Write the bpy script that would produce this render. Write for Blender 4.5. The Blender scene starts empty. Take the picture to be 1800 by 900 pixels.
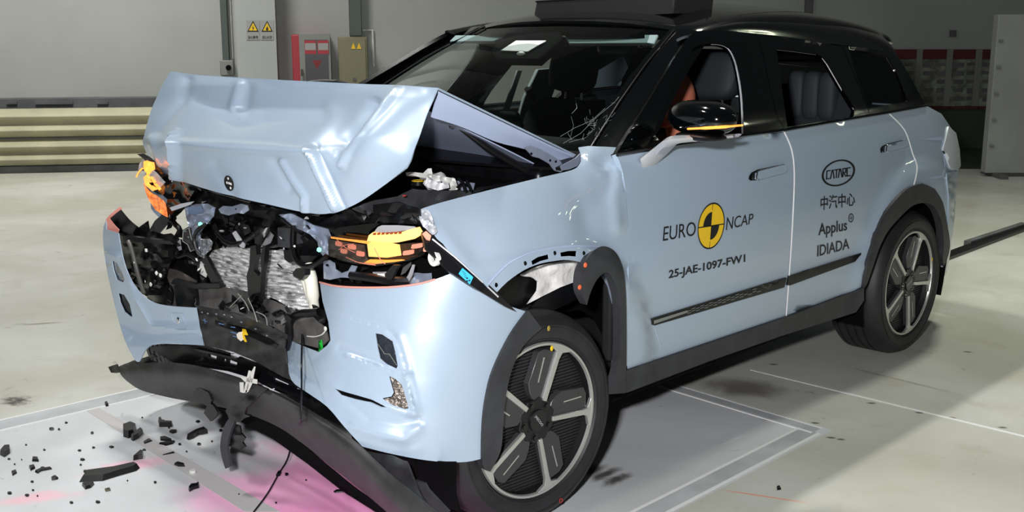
import bpy, bmesh, math, random
from mathutils import Vector, Matrix, geometry, noise
random.seed(7)
PI = math.pi
sc = bpy.context.scene
COL = sc.collection

# ---------------------------------------------------------------- camera, world, lights, exposure
CAM = Vector((2.49712932, 3.21396824, 1.58607907))
YAW, PITCH, FPX = 3.90698047, 0.207161625, 1992.37362
FW = Vector((math.cos(YAW)*math.cos(PITCH), math.sin(YAW)*math.cos(PITCH), -math.sin(PITCH)))
RT = FW.cross(Vector((0, 0, 1))).normalized()
UP = RT.cross(FW)
cd = bpy.data.cameras.new('camera'); cam = bpy.data.objects.new('camera', cd); COL.objects.link(cam)
cam.matrix_world = Matrix.Translation(CAM) @ Matrix((RT, UP, -FW)).transposed().to_4x4()
cd.sensor_width = 36; cd.lens = FPX*36/1800; cd.clip_start = .02; cd.clip_end = 200
sc.camera = cam
sc.view_settings.view_transform = 'Standard'; sc.view_settings.look = 'None'
sc.view_settings.gamma = 1; sc.view_settings.use_curve_mapping = False
sc.view_settings.exposure = 0.0
w = bpy.data.worlds.new('hall_air'); sc.world = w; w.use_nodes = True
w.node_tree.nodes['Background'].inputs[0].default_value = (.86, .95, 1.0, 1)
w.node_tree.nodes['Background'].inputs[1].default_value = .032

def area(name, loc, target, sx, sy, power, col=(1, 1, 1), spread=180):
    d = bpy.data.lights.new(name, 'AREA'); d.shape = 'RECTANGLE'; d.size = sx; d.size_y = sy
    d.energy = power; d.color = col; d.spread = math.radians(spread)
    o = bpy.data.objects.new(name, d); COL.objects.link(o); o.location = loc
    o.rotation_euler = (Vector(target)-Vector(loc)).to_track_quat('-Z', 'Y').to_euler()
    return o
# the photographer's flash, held up to the left of the lens
area('flash_light', CAM + Vector((.22, -.16, .24)), (-.6, .2, .5), .14, .09, 190, (.98, .975, 1.0))
# hall lamps
area('hall_lamp_light', (-.9, -2.4, 8.0), (-.6, 0, 0), .8, .25, 165, (1, .99, .95), 120)
area('hall_lamp_light', (3.4, -2.8, 7.5), (1.0, .0, 0), 1.2, .4, 130, (.97, .99, 1), 140)
area('hall_lamp_light', (-1.2, -5.6, 6.8), (-2.4, -9.0, 1.2), 2.2, .5, 225, (1, .98, .94), 120)
area('hall_lamp_light', (-5.4, .5, 7.5), (-4.8, 1.3, 0), 1.0, .4, 75, (.96, 1, .84), 85)

for x, y, z in ((-13, 6.2, 4.1), (-14.5, 6.6, 4.9), (-11.5, 6.4, 5.2), (-9.5, 6.8, 6.0)):
    area('distant_lamp_light', (x, y, z), (-6, 1.5, .5), .5, .2, 5, (.92, 1, .72))

# ---------------------------------------------------------------- maths helpers
def pdir(px, py): return FW*FPX + RT*(px-900) - UP*(py-450)
def U(px, py, ax, v):
    d = pdir(px, py); i = 'xyz'.index(ax); t = (v-CAM[i])/d[i]
    return CAM + d*t
def X(px, py, x): return U(px, py, 'x', x)
def Y(px, py, y): return U(px, py, 'y', y)
def Z(px, py, z=0.0): return U(px, py, 'z', z)
def PX(P):
    d = P-CAM; z = d.dot(FW); return (900+FPX*d.dot(RT)/z, 450-FPX*d.dot(UP)/z)
def lerp(tab, v):
    if v <= tab[0][0]: return tab[0][1]
    for a, b in zip(tab, tab[1:]):
        if v <= b[0]:
            t = (v-a[0])/(b[0]-a[0]); return a[1]+(b[1]-a[1])*t
    return tab[-1][1]
def ss(a, b, v):
    t = min(1, max(0, (v-a)/(b-a))); return t*t*(3-2*t)
STAB = [(.2, .885), (.3, .9), (.42, .92), (.56, .932), (.7, .938), (.85, .935), (.98, .918), (1.08, .895), (1.165, .868), (1.21, .852), (1.54, .665), (1.6, .61)]
def S(x, z):
    y = lerp(STAB, z-.03)*.5+lerp(STAB, z+.03)*.5
    for cx in (0, -2.62):
        r = math.hypot(x-cx, z-.345)
        y += .028*ss(.61, .545, r)*ss(1.1, .9, z)
    if x < -2.75: y -= .16*((-2.75-x)/.7)**2.4
    if x > .1: y -= .10*((x-.1)/.4)**2
    if z < 1.12 and x < .5: y -= .012*math.exp(-((z-.60)/.05)**2)*ss(-.5, -.6, x)*ss(-2.2, -2.1, x)
    return y
def FS(x, z):       # left front wing, its upper edge rolls inward and drops to the nose
    zt = 1.165-.157*(x+.41)
    y = S(x, min(z, .9))
    t = max(0, z-(zt-.26))/.26
    return y-.135*t**2.2
def hitS(px, py, f=S, off=0.0):
    y = .9
    for _ in range(14):
        P = Y(px, py, y); y = .5*y+.5*(f(P.x, P.z)+off)
    return Y(px, py, y)

# ---------------------------------------------------------------- materials
def lin(c):
    c = c/255; return c/12.92 if c <= .04045 else ((c+.055)/1.055)**2.4
def rgb(*c): return (lin(c[0]), lin(c[1]), lin(c[2]), 1)
MATS = {}

def mat(name, c, rough=.5, metal=0, coat=0, spec=.5, emit=None, es=0, bump=0, bscale=60, var=0, vscale=8):
    m = bpy.data.materials.new(name); m.use_nodes = True; nt = m.node_tree; b = nt.nodes['Principled BSDF']
    b.inputs['Base Color'].default_value = rgb(*c); b.inputs['Roughness'].default_value = rough
    b.inputs['Metallic'].default_value = metal; b.inputs['Coat Weight'].default_value = coat
    b.inputs['Coat Roughness'].default_value = .04; b.inputs['Specular IOR Level'].default_value = spec
    if emit: b.inputs['Emission Color'].default_value = rgb(*emit); b.inputs['Emission Strength'].default_value = es
    tc = nt.nodes.new('ShaderNodeTexCoord')
    if bump:
        n = nt.nodes.new('ShaderNodeTexNoise'); n.inputs['Scale'].default_value = bscale; n.inputs['Detail'].default_value = 4
        bp = nt.nodes.new('ShaderNodeBump'); bp.inputs['Strength'].default_value = bump; bp.inputs['Distance'].default_value = .01
        nt.links.new(tc.outputs['Object'], n.inputs[0]); nt.links.new(n.outputs[0], bp.inputs['Height']); nt.links.new(bp.outputs[0], b.inputs['Normal'])
    if var:
        n = nt.nodes.new('ShaderNodeTexNoise'); n.inputs['Scale'].default_value = vscale; n.inputs['Detail'].default_value = 5
        r = nt.nodes.new('ShaderNodeValToRGB'); lo = [max(0, v*(1-var)) for v in c]; hi = [min(255, v*(1+var)) for v in c]
        r.color_ramp.elements[0].position = .35; r.color_ramp.elements[1].position = .65
        r.color_ramp.elements[0].color = rgb(*lo); r.color_ramp.elements[1].color = rgb(*hi)
        nt.links.new(tc.outputs['Object'], n.inputs[0]); nt.links.new(n.outputs[0], r.inputs[0]); nt.links.new(r.outputs[0], b.inputs['Base Color'])
    MATS[name] = m; return m
PAINT = mat('light_blue_paint', (161, 178, 195), .40, .12, .85)
PAINTIN = mat('primer_blue', (172, 184, 212), .45, .1, .2)
BLACKG = mat('gloss_black', (4, 5, 6), .10, 0, .6, .35)
PLAST = mat('dark_grey_plastic', (46, 47, 50), .55, var=.12, vscale=14)
PLASTB = mat('black_plastic', (10, 10, 12), .34, spec=.32, var=.3, vscale=20)
SATIN = mat('satin_black', (20, 20, 22), .28)
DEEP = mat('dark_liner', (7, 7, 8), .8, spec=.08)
RUB = mat('tyre_rubber', (30, 30, 32), .55, var=.15, vscale=12)
ALU = mat('machined_alloy', (200, 200, 196), .30, .75)
RIMG = mat('grey_wheel_paint', (70, 71, 72), .35, .5)
RIMD = mat('dark_wheel_paint', (28, 29, 30), .45, .3)
CHR = mat('chrome', (225, 226, 230), .10, 1)
SILV = mat('satin_silver', (190, 192, 196), .32, .4)
METB = mat('blue_metal', (150, 160, 178), .35, .35, .3, bump=.25, bscale=30)
FOIL = mat('crumpled_foil', (205, 207, 210), .25, .8, bump=1.0, bscale=55)
WHITEP = mat('white_plastic', (215, 215, 210), .5, var=.1)
CREAM = mat('cream_tube', (232, 232, 215), .35, 0, .3)
YEL = mat('marker_yellow', (232, 190, 30), .5)
INK = mat('decal_black', (16, 17, 19), .5)
BLUEL = mat('blue_label', (60, 185, 225), .5)
GREENL = mat('green_label', (40, 190, 60), .5)
REDD = mat('red_paint', (158, 44, 54), .5)
TAPE = mat('white_tape', (200, 198, 190), .7)
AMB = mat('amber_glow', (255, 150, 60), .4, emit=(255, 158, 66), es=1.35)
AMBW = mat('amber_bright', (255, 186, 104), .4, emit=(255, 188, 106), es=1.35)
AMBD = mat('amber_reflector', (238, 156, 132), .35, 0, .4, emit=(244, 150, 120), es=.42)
SALM = mat('raw_salmon_edge', (214, 142, 128), .6)
SEAT = mat('seat_fabric', (30, 33, 38), .7)
TRIMI = mat('pale_cabin_trim', (150, 165, 165), .7)
ROOFP = mat('roof_black', (8, 9, 10), .14, 0, 1.0)
DUMMY = mat('dummy_skin', (205, 120, 95), .6)
WALLM = mat('wall_paint', (160, 163, 158), .8, var=.035, vscale=.7)
PILM = mat('pillar_paint', (166, 170, 167), .8, var=.03, vscale=1.2)
GUARD = mat('guardrail_cream', (168, 166, 138), .6, .1, var=.05, vscale=3)
DARKG = mat('dark_grey_steel', (88, 90, 90), .6, var=.12, vscale=4)
PIPEM = mat('green_grey_trunking', (70, 80, 76), .5)
BEIGE = mat('beige_cabinet', (120, 118, 90), .5)
GREY = mat('grey_metal', (124, 127, 121), .5)
BOARD = mat('white_board', (150, 152, 148), .6, var=.04, vscale=2)
SHARD = mat('shard_black', (12, 12, 14), .35)

def glassmat(name, tint, refl=.08, rough=.0):
    m = bpy.data.materials.new(name); m.use_nodes = True; nt = m.node_tree; nt.nodes.clear()
    o = nt.nodes.new('ShaderNodeOutputMaterial'); mx = nt.nodes.new('ShaderNodeMixShader')
    t = nt.nodes.new('ShaderNodeBsdfTransparent'); g = nt.nodes.new('ShaderNodeBsdfGlossy'); fr = nt.nodes.new('ShaderNodeFresnel')
    fr.inputs[0].default_value = 1.5; g.inputs['Roughness'].default_value = rough; t.inputs[0].default_value = (*tint, 1)
    nt.links.new(fr.outputs[0], mx.inputs[0]); nt.links.new(t.outputs[0], mx.inputs[1]); nt.links.new(g.outputs[0], mx.inputs[2]); nt.links.new(mx.outputs[0], o.inputs[0])
    return m
GLASS = glassmat('windscreen_glass', (.80, .86, .83))
GLASSD = glassmat('dark_privacy_glass', (.10, .11, .11))
LENS = glassmat('clear_lens', (.85, .85, .85))

# ---------------------------------------------------------------- mesh helpers
ROOTLOC = {}
def mk(name, vs, fs, m, parent=None, sharp=35, solid=0, soff=-1, bevel=0, sub=0, smooth=True):
    if solid:
        vs = [Vector(v) for v in vs]; N = [Vector() for _ in vs]; E = {}
        for f in fs:
            n = Vector()
            for i in range(1, len(f)-1): n += (vs[f[i]]-vs[f[0]]).cross(vs[f[i+1]]-vs[f[0]])
            for i in f: N[i] += n
            for a, b in zip(f, f[1:]+f[:1]): E[(a, b)] = 1
        N = [n.normalized() for n in N]; k = len(vs)
        o1 = solid*(soff+1)/2; o2 = o1-solid
        vs = [v+n*o1 for v, n in zip(vs, N)]+[v+n*o2 for v, n in zip(vs, N)]
        rim = [(a, b) for a, b in E if (b, a) not in E]
        fs = list(fs)+[tuple(i+k for i in f[::-1]) for f in fs]+[(b, a, a+k, b+k) for a, b in rim]
        solid = 0
    me = bpy.data.meshes.new(name); me.from_pydata([tuple(v) for v in vs], [], fs); me.update()
    o = bpy.data.objects.new(name, me); COL.objects.link(o)
    if smooth:
        for p in me.polygons: p.use_smooth = True
        if sharp < 180: me.set_sharp_from_angle(angle=math.radians(sharp))
    me.materials.append(m)
    if parent is not None:
        o.parent = parent
        if parent.name in ROOTLOC: o.matrix_parent_inverse = Matrix.Translation(-ROOTLOC[parent.name])
    else:
        lo = [min(v[i] for v in vs) for i in range(3)]; hi = [max(v[i] for v in vs) for i in range(3)]
        c = Vector(((lo[0]+hi[0])/2, (lo[1]+hi[1])/2, lo[2]))
        me.transform(Matrix.Translation(-c)); o.location = c
    if solid:
        md = o.modifiers.new('thickness', 'SOLIDIFY'); md.thickness = solid; md.offset = soff
    if bevel:
        md = o.modifiers.new('bevel', 'BEVEL'); md.width = bevel; md.segments = 2; md.limit_method = 'ANGLE'; md.angle_limit = math.radians(40)
    if sub:
        md = o.modifiers.new('sub', 'SUBSURF'); md.levels = sub; md.render_levels = sub
    return o
def thing(name, label, cat, loc, group=None):
    o = bpy.data.objects.new(name, None); COL.objects.link(o); o.location = loc
    ROOTLOC[o.name] = Vector(loc); o.empty_display_size = .2
    return tag(o, label, cat, group)
def tag(o, label=None, cat=None, group=None, kind=None):
    if label: o['label'] = label
    if cat: o['category'] = cat
    if group: o['group'] = group
    if kind: o['kind'] = kind
    return o
class G:                                  # collects shapes into one mesh
    def __init__(s): s.v = []; s.f = []
    def add(s, vs, fs):
        n = len(s.v); s.v += [Vector(v) for v in vs]; s.f += [tuple(i+n for i in f) for f in fs]; return s
    def box(s, c, d, R=None):
        c = Vector(c); R = R or Matrix.Identity(3)
        vs = [c+R@Vector((a*d[0]/2, b*d[1]/2, e*d[2]/2)) for a in (-1, 1) for b in (-1, 1) for e in (-1, 1)]
        return s.add(vs, [(0, 1, 3, 2), (4, 6, 7, 5), (0, 4, 5, 1), (2, 3, 7, 6), (0, 2, 6, 4), (1, 5, 7, 3)])
    def tube(s, pts, r, n=8, cap=True):
        pts = [Vector(p) for p in pts]; rs = r if isinstance(r, (list, tuple)) else [r]*len(pts)
        t = (pts[1]-pts[0]).normalized(); a = t.orthogonal().normalized(); rings = []
        for i, p in enumerate(pts):
            t = (pts[min(i+1, len(pts)-1)]-pts[max(i-1, 0)]).normalized()
            a = (a-t*a.dot(t)).normalized(); b = t.cross(a)
            rings.append([p+(a*math.cos(2*PI*k/n)+b*math.sin(2*PI*k/n))*rs[i] for k in range(n)])
        vs = sum(rings, []); fs = []
        for i in range(len(pts)-1):
            for k in range(n): fs.append((i*n+k, i*n+(k+1) % n, (i+1)*n+(k+1) % n, (i+1)*n+k))
        if cap: fs += [tuple(range(n))[::-1], tuple(range((len(pts)-1)*n, len(pts)*n))]
        return s.add(vs, fs)
    def prism(s, poly, dirv):             # polygon (3D, coplanar-ish) pushed along dirv
        n = len(poly); d = Vector(dirv); poly = [Vector(p) for p in poly]
        tr = geometry.tessellate_polygon([poly])
        vs = poly+[p+d for p in poly]
        fs = [tuple(t) for t in tr]+[tuple(i+n for i in t)[::-1] for t in tr]
        fs += [(i, (i+1) % n, (i+1) % n+n, i+n) for i in range(n)]
        return s.add(vs, fs)
    def ellipsoid(s, c, r, R=None, nu=20, nv=12, p=1.0):
        c = Vector(c); R = R or Matrix.Identity(3); vs = []; fs = []
        sp = lambda q: math.copysign(abs(q)**p, q)
        for j in range(nv+1):
            th = -PI/2+PI*j/nv
            for i in range(nu):
                ph = 2*PI*i/nu
                vs.append(c+R@Vector((r[0]*sp(math.cos(th))*sp(math.cos(ph)), r[1]*sp(math.cos(th))*sp(math.sin(ph)), r[2]*sp(math.sin(th)))))
        for j in range(nv):
            for i in range(nu): fs.append((j*nu+i, j*nu+(i+1) % nu, (j+1)*nu+(i+1) % nu, (j+1)*nu+i))
        return s.add(vs, fs)
    def mk(s, name, m, parent=None, **k):
        o = mk(name, s.v, s.f, m, parent, **k)
        bm = bmesh.new(); bm.from_mesh(o.data); bmesh.ops.recalc_face_normals(bm, faces=bm.faces); bm.to_mesh(o.data); bm.free()
        return o
def cr(p0, p1, p2, p3, t, k=.5):
    m1 = (p2-p0)*k; m2 = (p3-p1)*k; t2 = t*t; t3 = t2*t
    return p1*(2*t3-3*t2+1)+m1*(t3-2*t2+t)+p2*(-2*t3+3*t2)+m2*(t3-t2)
def spline(pts, n=6, k=.5, closed=False):
    pts = [Vector(p) for p in pts]; out = []; N = len(pts)
    rng = range(N if closed else N-1)
    for i in rng:
        g = (lambda j: pts[j % N]) if closed else (lambda j: pts[min(max(j, 0), N-1)])
        for s_ in range(n): out.append(cr(g(i-1), g(i), g(i+1), g(i+2), s_/n, k))
    if not closed: out.append(pts[-1])
    return out
def net(rows, n=6, ku=.5, kv=.5):
    R = [spline(r, n, ku) for r in rows]; C = [spline([R[j][i] for j in range(len(R))], n, kv) for i in range(len(R[0]))]
    nu = len(C); nv = len(C[0]); vs = [C[i][j] for i in range(nu) for j in range(nv)]
    fs = [(i*nv+j, (i+1)*nv+j, (i+1)*nv+j+1, i*nv+j+1) for i in range(nu-1) for j in range(nv-1)]
    return vs, fs
def inside(p, poly):
    c = False; n = len(poly); x, y = p
    for i in range(n):
        a = poly[i]; b = poly[i-1]
        if (a[1] > y) != (b[1] > y) and x < (b[0]-a[0])*(y-a[1])/(b[1]-a[1])+a[0]: c = not c
    return c
def segd(p, a, b):
    ax, ay = a; bx, by = b; dx = bx-ax; dy = by-ay; L = dx*dx+dy*dy or 1e-9
    t = min(1, max(0, ((p[0]-ax)*dx+(p[1]-ay)*dy)/L)); return math.hypot(p[0]-ax-t*dx, p[1]-ay-t*dy)
def pld(p, pl): return min(segd(p, a, b) for a, b in zip(pl, pl[1:]))
def dens(poly, st):
    out = []
    for a, b in zip(poly, poly[1:]+poly[:1]):
        n = max(1, int(math.hypot(b[0]-a[0], b[1]-a[1])/st)); out += [(a[0]+(b[0]-a[0])*i/n, a[1]+(b[1]-a[1])*i/n) for i in range(n)]
    return out
def crv(pts, n=4):                        # smooth a 2D polyline
    return [(p.x, p.y) for p in spline([Vector((a, b, 0)) for a, b in pts], n)]
def tri2d(outline, holes, st):
    rings = [dens(outline, st)]+[dens(h, st) for h in holes]
    vs = []; es = []
    for r in rings:
        n0 = len(vs); vs += r; es += [(n0+i, n0+(i+1) % len(r)) for i in range(len(r))]
    x0 = min(p[0] for p in rings[0]); x1 = max(p[0] for p in rings[0]); y0 = min(p[1] for p in rings[0]); y1 = max(p[1] for p in rings[0])
    bnd = [(a, b) for r in rings for a, b in zip(r, r[1:]+r[:1])]
    j = 0; y = y0+st*.5
    while y < y1:
        x = x0+st*(.5 if j % 2 else 1.0)
        while x < x1:
            if inside((x, y), outline) and not any(inside((x, y), h) for h in holes):
                if all(abs(a[0]-x) > 2*st or abs(a[1]-y) > 2*st or segd((x, y), a, b) > st*.45 for a, b in bnd): vs.append((x, y))
            x += st
        y += st*.87; j += 1
    r = geometry.delaunay_2d_cdt([Vector(v) for v in vs], es, [], 0, 1e-6)
    V = [(v.x, v.y) for v in r[0]]; F = []
    for f in r[2]:
        c = (sum(V[i][0] for i in f)/len(f), sum(V[i][1] for i in f)/len(f))
        if inside(c, outline) and not any(inside(c, h) for h in holes): F.append(tuple(f))
    return V, F
def panel(name, outline, fn, m, parent=None, holes=(), st=12, solid=.004, mirror=False, sharp=40, **k):
    V, F = tri2d(outline, list(holes), st)
    P = [fn(a, b) for a, b in V]; F2 = []
    for f in F:
        n = (P[f[1]]-P[f[0]]).cross(P[f[2]]-P[f[0]]); c = P[f[0]]-CAM
        F2.append(f if n.dot(c) < 0 else f[::-1])
    o = mk(name, P, F2, m, parent, solid=solid, sharp=sharp, **k)
    if mirror:
        mk(mirror if isinstance(mirror, str) else name, [(p.x, -p.y, p.z) for p in P], [f[::-1] for f in F2], m, parent, solid=solid, sharp=sharp, **k)
    return o
def sidep(off=0, f=S): return lambda a, b: hitS(a, b, f, off)
def strip(pts, wdt, off=0, f=S):          # thin band following the side surface: returns 3D centre line
    return [hitS(a, b, f, off) for a, b in pts]
def quadmap(q, fn):                       # q = BL, BR, TR, TL pixels on the surface
    bl, br, tr, tl = [Vector(p) for p in q]
    return lambda u, v: fn(*((bl*(1-u)+br*u)*(1-v)+(tl*(1-u)+tr*u)*v))
def decal(name, V, F, q, fn, m, parent):
    g = quadmap(q, fn); P = [g(a, b) for a, b in V]; F2 = []
    for f in F:
        n = (P[f[1]]-P[f[0]]).cross(P[f[2]]-P[f[0]])
        F2.append(f if n.dot(P[f[0]]-CAM) < 0 else f[::-1])
    return mk(name, P, F2, m, parent, solid=.0006, soff=1, smooth=False)
def textmesh(s, bold=0.0, font=None):
    c = bpy.data.curves.new('lettering', 'FONT'); c.body = s; c.size = 1; c.offset = bold; c.resolution_u = 3
    o = bpy.data.objects.new('lettering', c); COL.objects.link(o)
    dg = bpy.context.evaluated_depsgraph_get(); me = bpy.data.meshes.new_from_object(o.evaluated_get(dg))
    V = [(v.co.x, v.co.y) for v in me.vertices]; F = [tuple(p.vertices) for p in me.polygons]
    bpy.data.objects.remove(o); bpy.data.curves.remove(c); bpy.data.meshes.remove(me)
    if not V: return [], []
    x0 = min(v[0] for v in V); x1 = max(v[0] for v in V); y0 = min(v[1] for v in V); y1 = max(v[1] for v in V)
    return [((a-x0)/(x1-x0), (b-y0)/(y1-y0)) for a, b in V], F
def strokes(pls, wd, asp=1.0):            # polylines in the unit square -> flat stroked mesh
    V = []; F = []
    for pl in pls:
        for (a, b) in zip(pl, pl[1:]):
            A = Vector((a[0]*asp, a[1])); B = Vector((b[0]*asp, b[1])); t = (B-A).normalized(); n = Vector((-t.y, t.x))*wd/2
            A = A-t*wd*.45; B = B+t*wd*.45; k = len(V)
            V += [((p.x)/asp, p.y) for p in (A-n, B-n, B+n, A+n)]; F.append((k, k+1, k+2, k+3))
    return V, F
def ringpoly(cx, cy, r0, r1, n=40, a0=0, a1=2*PI, ry=1.0):
    V = []; F = []
    for i in range(n+1):
        a = a0+(a1-a0)*i/n
        V += [(cx+r0*math.cos(a), cy+r0*ry*math.sin(a)), (cx+r1*math.cos(a), cy+r1*ry*math.sin(a))]
    for i in range(n): F.append((2*i, 2*i+1, 2*i+3, 2*i+2))
    return V, F

# ================================================================ SETTING
def floor_material():
    m = bpy.data.materials.new('epoxy_floor'); m.use_nodes = True; nt = m.node_tree; L = nt.links; b = nt.nodes['Principled BSDF']
    N = lambda t: nt.nodes.new(t)
    geo = N('ShaderNodeNewGeometry'); sep = N('ShaderNodeSeparateXYZ'); L.new(geo.outputs['Position'], sep.inputs[0])
    def math_(op, a, b_=None, c=None):
        n = N('ShaderNodeMath'); n.operation = op
        for i, v in enumerate((a, b_, c)):
            if v is None: continue
            if isinstance(v, (int, float)): n.inputs[i].default_value = v
            else: L.new(v, n.inputs[i])
        return n.outputs[0]
    def noise_(scale, detail=5, dist=0, vec=None):
        n = N('ShaderNodeTexNoise'); n.inputs['Scale'].default_value = scale; n.inputs['Detail'].default_value = detail; n.inputs['Distortion'].default_value = dist
        L.new(vec or geo.outputs['Position'], n.inputs[0]); return n.outputs[0]
    def step(v, a, b_):
        n = N('ShaderNodeMapRange'); n.interpolation_type = 'SMOOTHSTEP'; L.new(v, n.inputs[0]); n.inputs[1].default_value = a; n.inputs[2].default_value = b_; return n.outputs[0]
    def mix(f, a, c):
        n = N('ShaderNodeMix'); n.data_type = 'RGBA'
        if isinstance(f, (int, float)): n.inputs[0].default_value = f
        else: L.new(f, n.inputs[0])
        for i, v in ((6, a), (7, c)):
            if isinstance(v, tuple): n.inputs[i].default_value = v
            else: L.new(v, n.inputs[i])
        return n.outputs[2]
    big = noise_(.9, 6, .4); med = noise_(4, 6, .6); fine = noise_(30, 3)
    outer = mix(step(big, .38, .66), rgb(182, 181, 169), rgb(203, 203, 195))
    outer = mix(math_('MULTIPLY', step(med, .52, .8), .35), outer, rgb(150, 142, 124))
    pit = mix(step(big, .4, .65), rgb(190, 192, 193), rgb(212, 214, 216))
    px_, py_ = sep.outputs[0], sep.outputs[1]
    inp = math_('MULTIPLY', math_('MULTIPLY', math_('GREATER_THAN', px_, -1.42), math_('GREATER_THAN', py_, -1.2)), math_('LESS_THAN', py_, 1.2))
    c = mix(inp, outer, pit)
    c = mix(math_('MULTIPLY', step(noise_(11, 6, 1.2), .66, .76), .45), c, rgb(110, 106, 98))
    def blob(c, pts, wdt, colr, amt, nscale, lo, hi, soft=.6):
        a, b2 = pts; cx = (a.x+b2.x)/2; cy = (a.y+b2.y)/2; ln = max((b2-a).length/2, .01); ang = math.atan2(b2.y-a.y, b2.x-a.x)
        dx = math_('SUBTRACT', px_, cx); dy = math_('SUBTRACT', py_, cy)
        u = math_('MULTIPLY', math_('ADD', math_('MULTIPLY', dx, math.cos(ang)), math_('MULTIPLY', dy, math.sin(ang))), 1/ln)
        v = math_('MULTIPLY', math_('SUBTRACT', math_('MULTIPLY', dy, math.cos(ang)), math_('MULTIPLY', dx, math.sin(ang))), 1/wdt)
        r = math_('SQRT', math_('ADD', math_('MULTIPLY', u, u), math_('MULTIPLY', v, v)))
        r = math_('ADD', r, math_('MULTIPLY', math_('SUBTRACT', noise_(nscale, 6, .8), .5), 1.1))
        return mix(math_('MULTIPLY', step(r, hi, lo), amt), c, colr)
    # pink coolant
    c = blob(c, (Z(450, 960), Z(860, 850)), .62, rgb(246, 158, 206), .97, 3, .55, 1.15)
    c = blob(c, (Z(270, 880), Z(600, 850)), .24, rgb(246, 176, 212), .85, 4, .3, 1.1)
    c = blob(c, (Z(140, 835), Z(330, 800)), .07, rgb(243, 176, 196), .75, 9, .3, 1.1)
    c = blob(c, (Z(-20, 885), Z(150, 865)), .06, rgb(243, 176, 190), .6, 9, .3, 1.1)
    c = blob(c, (Z(410, 775), Z(640, 800)), .20, rgb(238, 170, 200), .6, 10, .2, .9)
    # oil under the sill, tyre scuffs, writing-like scuffs, a red crayon line
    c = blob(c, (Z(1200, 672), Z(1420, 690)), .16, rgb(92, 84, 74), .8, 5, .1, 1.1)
    for x0, y0, x1, y1 in ((1012, 826, 1040, 816), (1024, 834, 1062, 820), (1040, 842, 1085, 826), (1062, 852, 1104, 834)):
        c = blob(c, (Z(x0-2, y0+3), Z(x1+3, y1-3)), .030, rgb(52, 49, 44), .9, 18, .3, 1.3)
    c = blob(c, (Z(-10, 690), Z(70, 720)), .10, rgb(40, 38, 34), .9, 22, .1, .62)
    c = blob(c, (Z(20, 572), Z(120, 566)), .02, rgb(120, 112, 90), .7, 10, .3, 1.2)
    c = blob(c, (Z(1268, 861), Z(1420, 884)), .006, rgb(222, 140, 112), .8, 9, .5, 1.3)
    c = blob(c, (Z(1478, 642), Z(1700, 697)), .012, rgb(120, 112, 92), .5, 9, .3, 1.2)
    for x, y in ((1461, 769), (1478, 772), (1360, 640), (1532, 708), (1617, 725), (1673, 734), (1762, 751), (1433, 743), (1215, 642), (1700, 618)):
        c = blob(c, (Z(x-9, y), Z(x+9, y+1)), .012, rgb(50, 48, 42), .8, 30, .4, 1.2)
    # dark green painted area far off towards the end wall
    dep = math_('ADD', math_('MULTIPLY', px_, FW.x), math_('MULTIPLY', py_, FW.y))
    d0 = Vector((FW.x, FW.y, 0)).dot(Z(1700, 297))
    lat = math_('ADD', math_('MULTIPLY', px_, RT.x), math_('MULTIPLY', py_, RT.y))
    far = math_('MULTIPLY', math_('GREATER_THAN', dep, d0), math_('GREATER_THAN', lat, RT.dot(Z(1100, 297))))
    c = mix(far, c, rgb(52, 60, 46))
    L.new(c, b.inputs['Base Color'])
    rr = N('ShaderNodeMapRange'); L.new(med, rr.inputs[0]); rr.inputs[3].default_value = .30; rr.inputs[4].default_value = .55; L.new(rr.outputs[0], b.inputs['Roughness'])
    bp = N('ShaderNodeBump'); bp.inputs['Strength'].default_value = .06; L.new(fine, bp.inputs['Height']); L.new(bp.outputs[0], b.inputs['Normal'])
    return m
tag(mk('floor', [(-32, -32, 0), (14, -32, 0), (14, 14, 0), (-32, 14, 0)], [(0, 1, 2, 3)], floor_material()), kind='structure')

A0 = Z(0, 305); B0 = Z(1690, 271); WD = (B0-A0).normalized(); WN = Vector((-WD.y, WD.x, 0))
if WN.dot(CAM-A0) < 0: WN = -WN
def W(px, py, off=0.0):
    d = pdir(px, py); P0 = A0+WN*(off-.55); t = (P0-CAM).dot(WN)/d.dot(WN); return CAM+d*t
RW = Matrix((WD, WN, Vector((0, 0, 1)))).transposed()
def wbox(g, x0, y0, x1, y1, off, dep, ztop=None, zbot=None):
    a = W(x0, y0, off+dep); b = W(x1, y1, off+dep); z1 = ztop if ztop is not None else a.z; z0 = zbot if zbot is not None else b.z
    c = (a+b)/2-WN*dep/2; return g.box((c.x, c.y, (z0+z1)/2), (abs((b-a).dot(WD)), dep, z1-z0), RW)
P0 = A0-WN*.55
tag(G().box(P0+WD*9-WN*.15+Vector((0, 0, 4.5)), (46, .3, 9), RW).mk('wall_back', WALLM), kind='structure')
g = G(); wbox(g, 412, 0, 491, 200, 0, .35, 9, 0); tag(g.mk('trim_1', PILM), kind='structure')
g = G(); wbox(g, 1250, 0, 1795, 190, 0, .03, .52, 0); tag(g.mk('baseboard_back', mat('dark_green_paint', (58, 66, 52), .6)), kind='structure')
# steel cap beam over the guardrail
g = G(); wbox(g, -600, 181, 408, 205, 0, .25)
for x0, x1 in ((11, 30), (62, 128), (170, 190)): wbox(g, x0, 178.5, x1, 183, .25, .02)
tag(g.mk('steel_beam', DARKG), 'dark grey steel beam along the wall just above the cream guardrail', 'beam')
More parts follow.
